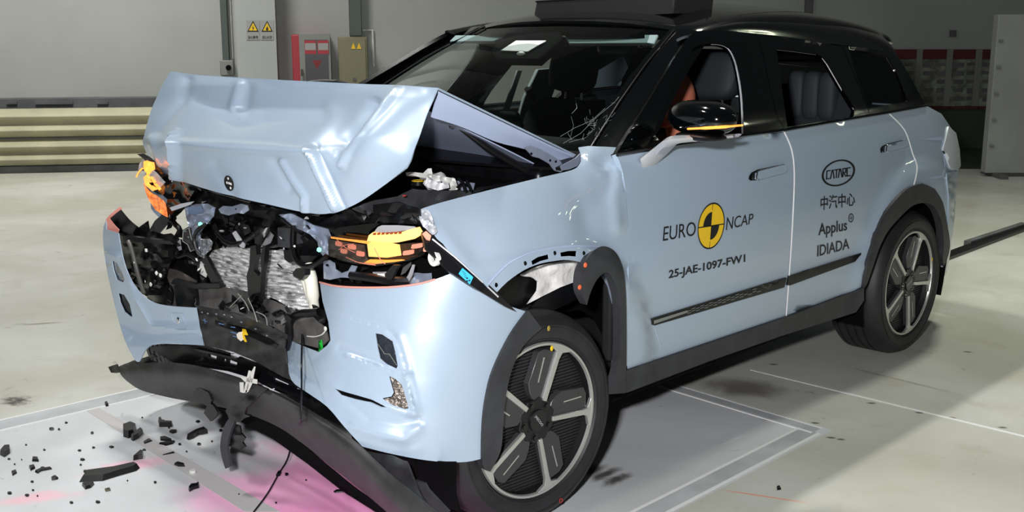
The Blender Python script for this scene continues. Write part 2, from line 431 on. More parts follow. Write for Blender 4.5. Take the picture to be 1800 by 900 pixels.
# guardrail: two corrugated beams on posts
gr = thing('guardrail', 'cream corrugated double-beam guardrail in front of the left wall', 'guardrail', A0)
def wbeam(z0, z1, name):
    n = 24; pr = []
    for i in range(n+1):
        t = i/n; pr.append((.05+.034*math.cos(t*4*PI+PI)+(-.05 if i in (0, n) else 0), z0+(z1-z0)*t))
    a = A0-WD*7; b = A0+WD*4.2; vs = []; fs = []
    for P in (a, b):
        for o, z in pr: vs.append(P+WN*o+Vector((0, 0, z)))
    for i in range(n): fs.append((i, i+1, n+2+i, n+1+i))
    mk(name, vs, fs, GUARD, gr, solid=.006)
wbeam(.08, .345, 'lower_beam'); wbeam(.375, .66, 'upper_beam')
for k in range(6):
    G().box(A0-WD*6+WD*(k*1.9)-WN*.09+Vector((0, 0, .33)), (.1, .14, .66), RW).mk('post', DARKG, gr)
G().box(A0-WD*1.4-WN*.05+Vector((0, 0, .035)), (11.2, .12, .07), RW).mk('base_plate', DARKG, gr)
# cable trunkings and boxes
def fat(name, x0, y0, x1, y1, m, label, cat, off=0, dep=.12, ztop=None, **k):
    g = G(); wbox(g, x0, y0, x1, y1, off, dep, ztop); return tag(g.mk(name, m, bevel=.004), label, cat, **k)
fat('cable_trunking', 386, 0, 403, 106, PIPEM, 'green-grey vertical cable trunking above the socket box, left of the warning signs', 'trunking', ztop=6)
fat('cable_trunking', 613, 0, 636, 63, PIPEM, 'green-grey vertical cable trunking running up from the beige cabinet', 'trunking', dep=.16, ztop=6)
sb = thing('socket_box', 'small grey socket box at the foot of the trunking on the left wall', 'socket', W(399, 132))
g = G(); wbox(g, 386, 106, 411, 133, 0, .14); g.mk('housing', GREY, sb, bevel=.01)
g = G(); c = W(402, 119, .15); g.tube([c, c+WN*.03], .03, 12); g.mk('socket', DEEP, sb)
fat('thin_conduit', 405, 0, 408.5, 104, WHITEP, 'thin white conduit beside the left trunking', 'conduit', dep=.04, ztop=6)
g = G(); pts = [W(637, 53, .02), W(655, 53, .02), W(657, 117, .02)]; g.tube(pts, .014, 6)
tag(g.mk('thin_conduit', WHITEP), 'thin white conduit bending down to the right of the beige cabinet', 'conduit')
SIGNW = mat('sign_grey_white', (150, 152, 148), .6)
# warning signs
TRI = [(.5, .98), (.97, .12), (.03, .12)]
for x0, x1, lab, k in ((433, 456.5, 'yellow triangle high-voltage warning sign, left of the pair on the pillar', 0), (458, 481, 'yellow triangle fire warning sign, right of the pair on the pillar', 1)):
    sg = thing('warning_sign', lab, 'sign', W(x0, 70, .35))
    def SQ(u, v, o=.356): return W(x0+(x1-x0)*u, 36+34*(1-v), o)
    G().prism([SQ(0, 0, .352), SQ(1, 0, .352), SQ(1, 1, .352), SQ(0, 1, .352)], WN*.005).mk('panel', SIGNW, sg)
    t = lambda s, cx=.5, cy=.62: [SQ(cx+(a-.5)*s*.92, cy+(b-.42)*s*.66, .358) for a, b in TRI]
    G().prism(t(1), WN*.002).mk('triangle_border', INK, sg)
    G().prism([p+WN*.002 for p in t(.72)], WN*.002).mk('triangle', YEL, sg)
    sym = [(.5, .76), (.44, .60), (.5, .61), (.46, .47), (.58, .63), (.51, .63)] if k == 0 else [(.5, .74), (.56, .64), (.6, .56), (.56, .49), (.44, .49), (.4, .56), (.44, .63), (.47, .62)]
    G().prism([SQ(a, b, .364) for a, b in sym], WN*.002).mk('symbol', INK, sg)
    V, F = textmesh('当心触电' if k == 0 else '当心火灾', .01)
    decal('lettering', V, F, [(x0+3, 68), (x1-3, 68), (x1-3, 62.5), (x0+3, 62.5)], lambda a, b: W(a, b, .36), INK, sg)
# fire hose cabinet
fc = thing('fire_cabinet', 'red and grey fire hose cabinet with dark window on the back wall', 'cabinet', W(548, 147))
g = G(); wbox(g, 512, 61, 583, 175, 0, .24); g.mk('body', REDD, fc, bevel=.01)
g = G(); wbox(g, 525, 59, 584, 175, .24, .02); g.mk('door', GREY, fc, bevel=.004)
g = G(); wbox(g, 535, 70, 579, 172, .262, .006); g.mk('window', mat('dark_pane', (30, 28, 28), .35), fc)
for x0, x1, s, lc in ((535, 556, '消火栓', REDD), (558, 578, '119', REDD)):
    g = G(); wbox(g, x0, 71, x1, 95, .268, .004); g.mk('label_plate', REDD, fc)
    g = G(); wbox(g, x0+1, 76, x1-1, 88, .272, .002); g.mk('label_strip', SIGNW, fc)
g = G(); c = [(549, 106), (566, 106), (557.5, 122)]; g.prism([W(a, b, .27) for a, b in c], WN*.003).mk('emblem', mat('deep_red', (120, 24, 28), .5), fc)
g = G(); g.tube([W(531, 122, .29), W(531, 134, .29)], .012, 8); g.mk('handle', CHR, fc)
# electrical cabinet
ec = thing('electrical_cabinet', 'beige steel electrical cabinet right of the fire cabinet', 'cabinet', W(621, 147))
g = G(); wbox(g, 594, 65, 648, 175, 0, .22); g.mk('body', BEIGE, ec, bevel=.008)
g = G(); wbox(g, 597, 68, 645, 173, .22, .012); g.mk('door', BEIGE, ec, bevel=.004)
for a in (617, 627): G().prism([W(a+4, 75, .236), W(a+8.2, 86, .236), W(a, 86, .236)], WN*.002).mk('warning_triangle', YEL, ec)
g = G(); wbox(g, 620, 137, 626, 142, .232, .01); g.mk('lock', DARKG, ec)
# notice boards on the far right of the same wall
PAPER = mat('notice_sheet', (112, 116, 104), .8, var=.25, vscale=9)
for i, (x0, x1, lb) in enumerate(((1560, 1615, 'display board with red header directly behind the tailgate'), (1618, 1668, 'display board with red header, second from the car'), (1671, 1719, 'display board with red header, third from the car'), (1722, 1772, 'display board with red header half hidden by the white panel'))):
    nb = thing('display_board', lb, 'board', W(x0, 186))
    g = G(); wbox(g, x0, 87, x1, 186, .02, .03); g.mk('backing', PAPER, nb)
    g = G(); wbox(g, x0, 87, x1, 104, .052, .004); g.mk('header', mat('header_red', (84, 32, 30), .8), nb)
    g = G(); wbox(g, x1-2.4, 87, x1, 190, .03, .035); g.mk('frame', GREY, nb)
    g = G(); random.seed(i)
    for r in range(5):
        for c_ in range(2):
            xa = x0+5+c_*24; ya = 110+r*15; wbox(g, xa, ya, xa+14+random.random()*5, ya+5+random.random()*4, .053, .003)
            g.mk('printed_sheet', DARKG, nb); g = G()
    g = G(); wbox(g, x0, 187, x1, 191, .02, .05); g.mk('ledge', mat('ledge_red', (84, 32, 30), .7), nb)
fat('wall_switch', 1673, 53, 1681, 65, DARKG, 'small dark switch box high on the dim right wall', 'switch', dep=.05)
fat('cable_trunking', 1418, 0, 1425, 100, DARKG, 'thin dark trunking above the rear of the car roof', 'trunking', dep=.06, ztop=6)
# white panel at right
wp = thing('white_panel', 'tall white free-standing panel at the right edge', 'panel', Z(1735, 311))
a = Z(1731, 311); rx = Vector((RT.x, RT.y, 0)).normalized(); b = Vector((FW.x, FW.y, 0)).normalized()
RP = Matrix((rx, b, Vector((0, 0, 1)))).transposed()
G().box(a+rx*.75+b*.06+Vector((0, 0, .83)), (1.5, .12, 1.58), RP).mk('board', BOARD, wp, bevel=.006)
for k in range(5): G().tube([a+rx*.02+b*-.01+Vector((0, 0, .32+.26*k)), a+rx*.06+b*-.01+Vector((0, 0, .32+.26*k))], .014, 8).mk('clip', GREY, wp)
for k in (.12, 1.38): G().box(a+rx*k+b*.06+Vector((0, 0, .02)), (.08, .5, .04), RP).mk('foot', DARKG, wp, bevel=.004)
# floor channels, joints, tapes
def flat(name, poly, m, h, label=None, cat=None, kind=None):
    o = G().prism([Z(a, b)+Vector((0, 0, .0005)) for a, b in poly], (0, 0, h)).mk(name, m, smooth=False); return tag(o, label, cat, kind=kind)
CHAN = mat('painted_channel', (176, 180, 182), .5, var=.06, vscale=5); LINEW = mat('joint_filler', (222, 222, 220), .6)
def band(p0, p1, wd, h): # straight floor strip in the ground plane
    d = (p1-p0).normalized(); n = Vector((-d.y, d.x, 0))*wd/2
    return [p0-n, p1-n, p1+n, p0+n]
def strip3(name, a, b, wd, h, m, label, cat, edges=True):
    r = thing(name, label, cat, a); G().prism(band(a, b, wd, h), (0, 0, h)).mk('plate', m, r, smooth=False)
    d = (b-a).normalized(); n = Vector((-d.y, d.x, 0))*wd/2
    if edges:
        for s in (-1, 1): G().prism(band(a+n*s, b+n*s, .012, h), (0, 0, h+.001)).mk('sealant_line', LINEW, r, smooth=False)
ca = Z(1422, 757); cb = Z(1143, 900); la = Z(240, 692.5); lb = Z(0, 748)
strip3('floor_channel', ca, ca+(cb-ca)*2.6, .085, .001, CHAN, 'grey painted floor channel in the foreground right of the front wheel', 'floor channel')
strip3('floor_channel', Z(1436, 757), Z(1436, 757)+(Z(1170, 677)-Z(1436, 757))*2.4, .07, .0014, CHAN, 'grey painted floor channel crossing under the doors', 'floor channel')
strip3('floor_channel', lb+(lb-la)*1.0, la+(la-lb)*3.3, .12, .001, CHAN, 'grey painted floor channel at left running under the nose', 'floor channel')
strip3('floor_joint', Z(1320, 650), Z(1320, 650)+(Z(1800, 767)-Z(1320, 650))*2, .014, .0015, LINEW, 'thin white floor joint running to the right edge', 'floor joint', edges=False)
flat('adhesive_tape', [(152, 722), (172, 716), (492, 900), (430, 900)], mat('clear_tape', (190, 186, 185), .35), .0008, 'strip of clear grey tape stuck on the floor beside the debris', 'tape')
r = thing('floor_rail', 'black rail set in the floor behind the rear wheel', 'rail', Z(1740, 425))
G().prism(band(Z(1640, 462), Z(1870, 376), .09, .02), (0, 0, .02)).mk('rail', SHARD, r)
G().prism(band(Z(1700, 432), Z(1800, 399), .05, .03), (0, 0, .035)).mk('clamp', DARKG, r)
tag(G().tube([Z(339, 831)+Vector((0, 0, .0)), Z(339, 831)+Vector((0, 0, .010))], .012, 16).mk('marker_disc', WHITEP, bevel=.002), 'small white round marker on the floor among the black fragments', 'marker')

# ================================================================ THE CAR
car = thing('crashed_car', 'light blue crash-tested car with crumpled nose, black roof and test lettering on its doors', 'car', (-1.3, 0, 0))
def m2(n): return n
# ---------- doors (left as traced; right mirrored)
DL = crv([(1083, 271), (1094, 300), (1101, 350), (1104, 420), (1105, 520), (1104, 651)], 4)
DG = crv([(1377, 229.5), (1391, 262), (1396, 305), (1393.5, 380), (1388, 470), (1381.5, 557)], 4)
DR = crv([(1561, 198), (1590, 229), (1604, 270), (1612, 295), (1606, 326)], 4)
ARCH = [(1606, 326), (1586, 338), (1560, 368), (1541, 400), (1531, 440), (1523, 480), (1518, 507)]
fd = panel('front_door', [*DL, *[(a-1.6, b) for a, b in DG[::-1]]], sidep(), PAINT, car, st=14, solid=.02, mirror='front_door')
rd = panel('rear_door', [*[(a+.8, b) for a, b in DG], *ARCH[::-1], *DR[::-1]], sidep(), PAINT, car, st=14, solid=.02, mirror='rear_door')
# pale door-gap edges
GAPM = mat('gap_edge_light', (225, 226, 228), .35, .1)
for nm, L_ in (('door_gap_seal', DG), ('quarter_gap_seal', DR)):
    G().tube([hitS(a, b)+Vector((0, .0005, 0)) for a, b in L_], .0033, 6).mk(nm, GAPM, car)
# quarter panel + rear
QP = [(1562, 197), (1628, 185.5), (1655, 200), (1672, 225), (1682, 262), (1684, 300), (1681, 345), (1676, 400), (1669, 415), (1664, 385), (1658, 355), (1644, 332), (1621, 322), (1606, 325.5), *DR[::-1]]
panel('quarter_panel', QP, sidep(), PAINT, car, st=8, solid=.01, mirror='quarter_panel')
# tail: simple closed rear of the car
rows = []
for z in (.28, .45, .75, .95, 1.05, 1.13):
    row = []
    for y in (-.86, -.78, -.5, 0, .5, .78, .86):
        xx = -3.44+.035*abs(y)**2+(.22 if abs(y) > .8 else .05 if abs(y) > .7 else 0)+(.16 if z > 1.1 else .07 if z > 1 else .02 if z > .9 else 0)+(.03 if z < .4 else 0)
        yy = y*(.95 if z > .9 else 1.0)*(.93 if z > 1.1 else .97 if z > 1 else 1)
        row.append(Vector((xx, yy, z)))
    rows.append(row)
v, f = net(rows, 4); mk('tailgate', v, f, PAINT, car, solid=.01)
panel('tail_lamp', [(1668, 222), (1681, 234), (1687, 262), (1689, 292), (1683, 300), (1671, 296), (1658, 262), (1664, 240)], sidep(.006), mat('frosted_lamp', (205, 212, 220), .25, 0, .5), car, st=6, solid=.01, mirror='tail_lamp')
panel('bumper_corner', [(1664, 305), (1684, 300), (1681, 352), (1675, 410), (1664, 452), (1657, 470), (1662, 430), (1667, 395), (1668, 345)], sidep(.006), PAINT, car, st=7, solid=.01, mirror='bumper_corner')
panel('fuel_flap_line', [(1620, 245), (1655, 240), (1660, 245), (1664, 290), (1660, 312), (1638, 314), (1634, 312), (1657, 308), (1661, 290), (1657, 247)], sidep(.001), PAINTIN, car, st=6, solid=.001)
# ---------- sill cladding
panel('sill_cladding', [(1103, 652), (1382, 558), (1519, 506), (1519, 528), (1505, 549), (1370, 592), (1250, 634), (1103, 690), (1096, 690), (1097, 655)], sidep(.012), PLAST, car, st=12, solid=.03, mirror='sill_cladding')
G().box((-1.3, 0, .30), (1.9, 1.66, .10)).mk('underbody', DEEP, car, bevel=.02)
G().box((-2.9, 0, .42), (.75, 1.2, .10)).mk('underbody', DEEP, car, bevel=.02)
# ---------- door mouldings
MOLD = [(1146, 561), (1150, 558.5), (1381.5, 487.5), (1383, 489), (1379, 505), (1376, 506), (1151, 572), (1147, 571)]
md = panel('door_moulding', MOLD, sidep(.007), SATIN, car, st=9, solid=.012)
panel('door_moulding', [(1387, 485), (1514, 444.5), (1514, 447), (1503, 460), (1388, 502), (1384, 501)], sidep(.007), SATIN, car, st=9, solid=.012)
panel('moulding_insert', [(1150, 563.5), (1208, 545.5), (1210, 549), (1150, 569.5)], sidep(.0085), GREY, md, st=9, solid=.001)
g = G()
for i in range(17):
    for j in range(4):
        if (i+j) % 2 or (i > 12 and j > 1 and i % 3): continue
        u0 = .25+i*.033; q = [(1150, 570.5), (1382, 500), (1382, 488.5), (1150, 562)]
        qm = quadmap(q, sidep(.0088)); v0 = .12+j*.2
        g.prism([qm(u0, v0), qm(u0+.028, v0), qm(u0+.028, v0+.17), qm(u0, v0+.17)], (0, .0008, 0))
tag(g.mk('moulding_checker', mat('checker_grey', (120, 122, 122), .4, .4), md, smooth=False))
# crease line below the moulding (door sculpture)
G().tube([hitS(a, b, off=.0) for a, b in crv([(1150, 574), (1156, 592), (1163, 611)], 4)], .002, 5).mk('door_crease', PAINT, fd)
# ---------- door handles
for nm, q in (('front', [(1320, 300), (1384, 300)]), ('rear', None)):
    if nm == 'front':
        rec = [(1318, 309), (1322, 303), (1332, 298), (1368, 290), (1370, 293), (1345, 297), (1332, 303), (1330, 317), (1320, 317.5), (1317, 315)]
        bar = [(1331, 304), (1336, 300), (1378, 289), (1384, 293), (1384, 301), (1378, 305), (1334, 316), (1330, 315)]
        top = [(1326, 306), (1364, 294)]
    else:
        rec = [(1548, 261), (1552, 256), (1562, 252), (1586, 246), (1587, 248), (1566, 253), (1559, 257), (1557, 267), (1549, 268.5)]
        bar = [(1559, 257), (1563, 254), (1592, 246), (1597, 249), (1597, 256), (1592, 259), (1563, 266.5), (1558, 266)]
    par = fd if nm == 'front' else rd
    h = panel('door_handle', bar, sidep(.012), PAINT, par, st=5, solid=.012)
    panel('handle_recess', rec, sidep(.004), BLACKG, par, st=5, solid=.003)
    G().tube([hitS(a, b, off=.013) for a, b in crv([bar[2], bar[1], bar[0], bar[-1], bar[-2]], 3)], .0025, 6).mk('handle_edge', CHR, h)
# ---------- lettering
dq = sidep(.0012)
def dtext(s, q, b=0.0, m=INK, nm='lettering', par=fd): V, F = textmesh(s, b); return decal(nm, V, F, q, dq, m, par)
dtext('EURO', [(1165, 424), (1223, 414), (1223, 389), (1167, 398.5)], .0)
dtext('NCAP', [(1276, 405), (1323, 393), (1325, 375), (1278, 382)], .0)
dtext('25-JAE-1097-FW1', [(1175, 494), (1310, 464.5), (1310, 446.5), (1176, 475)], .022)
c = Vector((1250, 397)); ex = (Vector((1273.5, 395))-Vector((1226.5, 402)))/2; ey = Vector((3, -41))
RQ = [c-ex-ey, c+ex-ey, c+ex+ey, c-ex+ey]
ros = thing('test_roundel', 'x', 'x', (-1.3, 0, 0)) if False else fd
V, F = ringpoly(.5, .5, 0, .5); decal('roundel_rim', V, F, RQ, dq, INK, fd)
V, F = ringpoly(.5, .5, 0, .465); decal('roundel', V, F, RQ, sidep(.002), YEL, fd)
V = []; F = []
for a0 in (PI/2, 3*PI/2):
    v_, f_ = ringpoly(.5, .5, 0, .30, 12, a0, a0+PI/2); F += [tuple(i+len(V) for i in f) for f in f_]; V += v_
for r_ in ((.492, .03, .508, .97), (.03, .488, .97, .512)):
    n = len(V); V += [(r_[0], r_[1]), (r_[2], r_[1]), (r_[2], r_[3]), (r_[0], r_[3])]; F.append((n, n+1, n+2, n+3))
decal('roundel_quadrants', V, F, RQ, sidep(.0028), INK, fd)
# oval institute badge with squared letters
c = Vector((1473.7, 304)); ex = Vector((29.3, -3.2)); ey = Vector((2.7, -23.5)); OQ = [c-ex-ey, c+ex-ey, c+ex+ey, c-ex+ey]
V, F = ringpoly(.5, .5, .44, .5); decal('oval_badge', V, F, OQ, dq, INK, rd)
C_ = lambda x: [[(x+.13, .95), (x, .95), (x, .05), (x+.13, .05)]]
A_ = lambda x: [[(x, .05), (x+.05, .95), (x+.09, .95), (x+.15, .05)]]
ST = C_(0)+A_(.17)+[[(.33, .95), (.50, .95)], [(.415, .95), (.415, .05)]]+A_(.50)+[[(.69, .05), (.69, .95), (.81, .95), (.81, .5), (.71, .5), (.82, .05)]]+C_(.87)
V, F = strokes(ST, .13, 2.6); decal('badge_lettering', V, F, [(1452.7, 315.5), (1494.4, 309.5), (1494.4, 294), (1453.6, 300)], dq, INK, rd)
dtext('中汽中心', [(1442, 370), (1503, 361.5), (1503, 337.5), (1442.6, 345)], .012, par=rd)
dtext('Applus', [(1438.5, 420.5), (1489, 411), (1489, 385), (1439, 393)], .014, par=rd)
V, F = ringpoly(.5, .5, .38, .5, 24); n = len(V)
for r_ in ((.46, .25, .54, .75), (.25, .46, .75, .54)):
    n = len(V); V += [(r_[0], r_[1]), (r_[2], r_[1]), (r_[2], r_[3]), (r_[0], r_[3])]; F.append((n, n+1, n+2, n+3))
decal('plus_mark', V, F, [(1491.5, 392), (1500.5, 390), (1500.5, 374.5), (1491.5, 376)], dq, INK, rd)
dtext('IDIADA', [(1436.5, 451), (1493, 437), (1493, 418.6), (1437, 431.5)], .014, par=rd)

# ---------- greenhouse: black frames and pillars, with real window openings
WO1 = crv([(1141, 250), (1165, 196), (1190, 140), (1212, 96), (1222, 82)], 3)+crv([(1232, 78), (1262, 77), (1281, 84), (1293, 105), (1301, 140), (1306, 180), (1308, 236)], 3)
WO2 = [(1365, 86), (1400, 90), (1436, 95), (1447, 101), (1455, 112), (1480, 155), (1503, 192), (1500, 206), (1384, 223)]
WO3 = [(1492, 88), (1530, 92), (1560, 100), (1577, 130), (1596, 178), (1545, 187), (1527, 190), (1508, 140)]
def apl(a, b): return hitS(a, b)
panel('door_frame', [(1083, 271), (1112, 222), (1150, 160), (1190, 95), (1212, 64), (1222, 54), (1270, 54), (1328, 59), (1336, 75), (1352, 150), (1364, 200), (1378, 229), (1308, 240)], sidep(.001), BLACKG, fd, holes=[WO1], st=9, solid=.02)
panel('door_frame', [(1329, 59), (1400, 68), (1470, 80), (1482, 86), (1505, 140), (1527, 196), (1530, 203), (1379, 229), (1365, 200), (1353, 150), (1337, 76)], sidep(.001), BLACKG, rd, holes=[WO2], st=9, solid=.02)
panel('rear_pillar', [(1471, 80), (1520, 84), (1562, 92), (1584, 108), (1603, 140), (1618, 168), (1628, 186), (1562, 198), (1531, 203), (1506, 140), (1483, 86)], sidep(.001), BLACKG, car, holes=[WO3], st=9, solid=.02, mirror='rear_pillar')
panel('quarter_glass', WO3, sidep(-.004), GLASSD, car, st=9, solid=0, mirror='quarter_glass')
# right-hand frames: mirrored copies
for o in list(bpy.data.objects):
    if o.name.startswith('door_frame'):
        me = o.data.copy(); me.transform(Matrix.Scale(-1, 4, (0, 1, 0))); me.flip_normals()
        c = o.copy(); c.data = me; COL.objects.link(c)
        c.parent = [q for q in car.children if q.name.startswith(o.parent.name.split('.')[0]) and q is not o.parent][0]
# silver strips round the two openings, painting the frames' inner-edge reflection, and B-post blackout
for L_, r_, par in ((WO1[-17:], .0045, fd), (WO2[:7], .004, rd)):
    for sg in (1, -1):
        P = [hitS(a, b)+Vector((0, -.006, 0)) for a, b in L_]; P = [Vector((p.x, p.y*sg, p.z)) for p in P]
        G().tube(P, r_, 6).mk('window_edge_sheen', SILV, par if sg > 0 else [q for q in car.children if q.name.startswith(par.name.split('.')[0]) and q is not par][0])
for sg in (1, -1):
    P = [hitS(a, b, off=.004) for a, b in ((1085, 272), (1160, 259), (1250, 245), (1378, 229), (1470, 213), (1562, 198), (1628, 186))]
    G().tube([Vector((p.x, p.y*sg, p.z)) for p in P], .007, 6).mk('belt_moulding', BLACKG, car)
# rear window + spoiler
rows = []
for a, b in ((1562, 93), (1584, 109), (1603, 141), (1618, 168), (1628, 186)):
    p = hitS(a, b); rows.append([Vector((p.x-.012*(1-t*t), (p.y-.004)*t, p.z)) for t in (-1, -.5, 0, .5, 1)])
v, f = net(rows, 4); mk('rear_window', v, f, GLASSD, car)
# roof
def rz(x, y):
    base = lerp([(-3.40, 1.42), (-3.2, 1.46), (-2.9, 1.545), (-2.5, 1.608), (-2.0, 1.638), (-1.6, 1.63), (-1.35, 1.60), (-1.15, 1.555)], x)
    return base-.05*(abs(y)/.6)**2.6
rows = []
for x in (-1.17, -1.3, -1.6, -2.0, -2.4, -2.7, -2.84, -2.93, -3.0):
    w_ = .625 if x > -1.4 else .64 if x > -2.8 else .60 if x > -3 else .56
    rows.append([Vector((x-(.05 if x > -1.2 else 0)*abs(t)**2*1.2, t*w_, rz(x, t*w_)-(.03 if abs(t) == 1 else 0))) for t in (-1, -.93, -.6, -.3, 0, .3, .6, .93, 1)])
v, f = net(rows, 5); mk('roof', v, f, ROOFP, car, solid=.03, soff=0)
# cant rail closing the roof side to the frames
for sg in (1, -1):
    top = [(1212, 60), (1270, 50), (1330, 54), (1400, 62), (1470, 73), (1520, 79), (1562, 88), (1584, 104)]
    lo = [hitS(a, b+5, off=-.002) for a, b in top]; hi = []
    for p in lo:
        w_ = .615; hi.append(Vector((p.x, w_, rz(p.x, w_)+.004)))
    mid = [(a+b)/2+Vector((0, .012, .010)) for a, b in zip(lo, hi)]
    rows = [[Vector((p.x, p.y*sg, p.z)) for p in r] for r in (lo, mid, hi)]
    v, f = net(rows, 4); mk('cant_rail', v, f, ROOFP, car, solid=.01)
G().tube([Vector((-1.75, .28, 1.615)), Vector((-1.62, .42, 1.72))], .005, 6).mk('roof_aerial', SATIN, car)
# ---------- A pillars, windscreen
WB = lambda t: Vector((-.30-.24*abs(t)**2.4, t*.80, 1.135+.01*(1-t*t)))     # base curve
WT = lambda t: Vector((-1.17-.06*abs(t)**2.4, t*.60, 1.562-.03*t*t))         # header curve
def WS(t, s): return WB(t).lerp(WT(t), s)+Vector((.0, 0, .035*4*s*(1-s)))*(1-.4*t*t)
T9 = [-.91, -.7, -.4, 0, .4, .7, .91]
v, f = net([[WS(t, s) for t in T9] for s in (0, .25, .5, .75, 1)], 5); glass = mk('windscreen', v, f, GLASS, car)
for sg in (1, -1):
    rows = []
    for s in (0, .2, .4, .6, .8, 1.0):
        a = WS(sg*.86, s)+Vector((0, 0, .004)); e = WS(sg*1.0, s)
        o_ = Vector((e.x-.045, 0, e.z)); o_.y = sg*S(o_.x, min(o_.z, 1.56)); o_.z -= .012
        m_ = (e*.5+o_*.5)+Vector((.02, sg*.006, .008))
        rows.append([a, WS(sg*.94, s)+Vector((0, 0, .008)), m_, o_])
    v, f = net(rows, 4); mk('front_pillar', v, f, BLACKG, car, solid=.006)
    G().tube([WS(sg*.9, s)+Vector((0, 0, .012)) for s in (0, .3, .6, .97)], .004, 6).mk('pillar_trim_line', SATIN, car)
# header band, sensor housing, sun visors
v, f = net([[WS(t, s)+Vector((0, 0, -.004)) for t in T9] for s in (.89, 1.0)], 5); mk('header_band', v, f, BLACKG, car)
qq = lambda a, b, s: X(a, b, s)
def scr(a, b, off=-.012):                        # point on the windscreen plane under a pixel
    lo, hi = 0.0, 1.0; n = (WT(0)-WB(0)).cross(Vector((0, 1, 0))).normalized(); P0_ = WS(0, .8)+Vector((0, 0, off)); d = pdir(a, b)
    return CAM+d*((P0_-CAM).dot(n)/d.dot(n))
sh = G().prism([scr(a, b, -.008) for a, b in ((863, 86), (874, 102), (948, 103), (990, 66), (985, 56), (890, 58))], (-.02, 0, -.03)).mk('sensor_housing', DEEP, car, bevel=.006)
G().prism([scr(881, 89, .002), scr(928, 91, .002), scr(960, 72, .002), scr(907, 72, .002)], (0, 0, .002)).mk('sensor_label', mat('silver_label', (225, 225, 225), .3, emit=(220, 222, 222), es=.12), car)  # faint emission painted in; the label itself is no lamp
g = G(); g.ellipsoid(scr(916, 95, .0), (.006, .024, .010)); g.mk('rain_sensor_lens', WHITEP, car)
for sg, pts in ((1, [(993, 62), (1157, 61), (1150, 75), (1000, 76)]),):
    G().prism([scr(a, b, -.05) for a, b in pts], (-.008, 0, -.012)).mk('sun_visor', mat('visor_teal', (138, 160, 160), .7), car, bevel=.004)
G().prism([scr(a, b, -.05) for a, b in ((800, 62), (890, 62), (868, 72), (790, 72))], (-.008, 0, -.012)).mk('sun_visor', MATS['visor_teal'], car, bevel=.004)
rm = G().ellipsoid(X(1085, 84, -1.15), (.02, .10, .035), p=.6).mk('interior_mirror', SATIN, car)
# cracks in the lower corner of the screen
CRK = mat('crack_white', (120, 128, 128), .3)
random.seed(3); g = G(); ctr = (1050, 225)
def wsp(a, b):
    n = (WT(.75)-WB(.75)).cross(Vector((0, 1, -.05))).normalized(); P0_ = WS(.75, .3)+Vector((0, 0, .006)); d = pdir(a, b); return CAM+d*((P0_-CAM).dot(n)/d.dot(n))
for i in range(34):
    a = random.gauss(1046, 17); b = 250-(a-1000)*.55+random.gauss(0, 13); b = min(246, max(160, b)); an = random.gauss(-.7, .7); l = random.uniform(3, 15)
    p = wsp(a, b); q = wsp(a+l*math.cos(an), b+l*math.sin(an)); g.tube([p, q], random.uniform(.0003, .0008), 3, False)
for pl in ([(990, 252), (1020, 235), (1050, 205), (1080, 180), (1088, 170)], [(985, 240), (1010, 225), (1040, 212), (1064, 190)], [(1005, 200), (1014, 190), (1012, 175), (1030, 165)], [(1000, 250), (1030, 242), (1046, 226), (1042, 205)], [(1003, 240), (1008, 220), (1004, 205)]):
    g.tube([wsp(a, b) for a, b in pl], .0007, 3, False)
tag(g.mk('glass_cracks', CRK, glass), 'white spider cracks in the lower corner')
# wipers cowl
g = G()
v, f = net([[WB(t)+Vector((.0, 0, -.01)) for t in T9], [WB(t)+Vector((.16, 0, -.05)) for t in T9]], 4); mk('cowl_panel', v, f, PLASTB, car, solid=.01)

# ---------- cabin
CAB = mat('cabin_dark', (18, 19, 20), .8)
G().box((-1.75, 0, .38), (2.9, 1.55, .06)).mk('cabin_floor', CAB, car)
for sg in (1, -1): # inner door skins
    G().box((-1.45, sg*.83, .78), (2.0, .04, .72)).mk('door_card', CAB, car, bevel=.01)
v, f = net([[Vector((x, y, rz(x, y)-.05)) for y in (-.58, -.3, 0, .3, .58)] for x in (-1.3, -2, -2.5, -2.75)], 3); mk('headliner', v, f, mat('headliner', (70, 76, 76), .9), car, solid=.01)
db = G().prism([Vector((x, -.76, z)) for x, z in ((-.45, .7), (-.45, 1.10), (-.75, 1.14), (-1.0, 1.07), (-1.0, .85), (-.9, .7))], (0, 1.52, 0)).mk('dashboard', CAB, car, bevel=.03)
G().prism([X(878, 196, -.93), X(908, 198, -.93), X(918, 224, -.93), X(885, 226, -.93)], (-.015, 0, 0)).mk('centre_screen', BLACKG, db, bevel=.003)
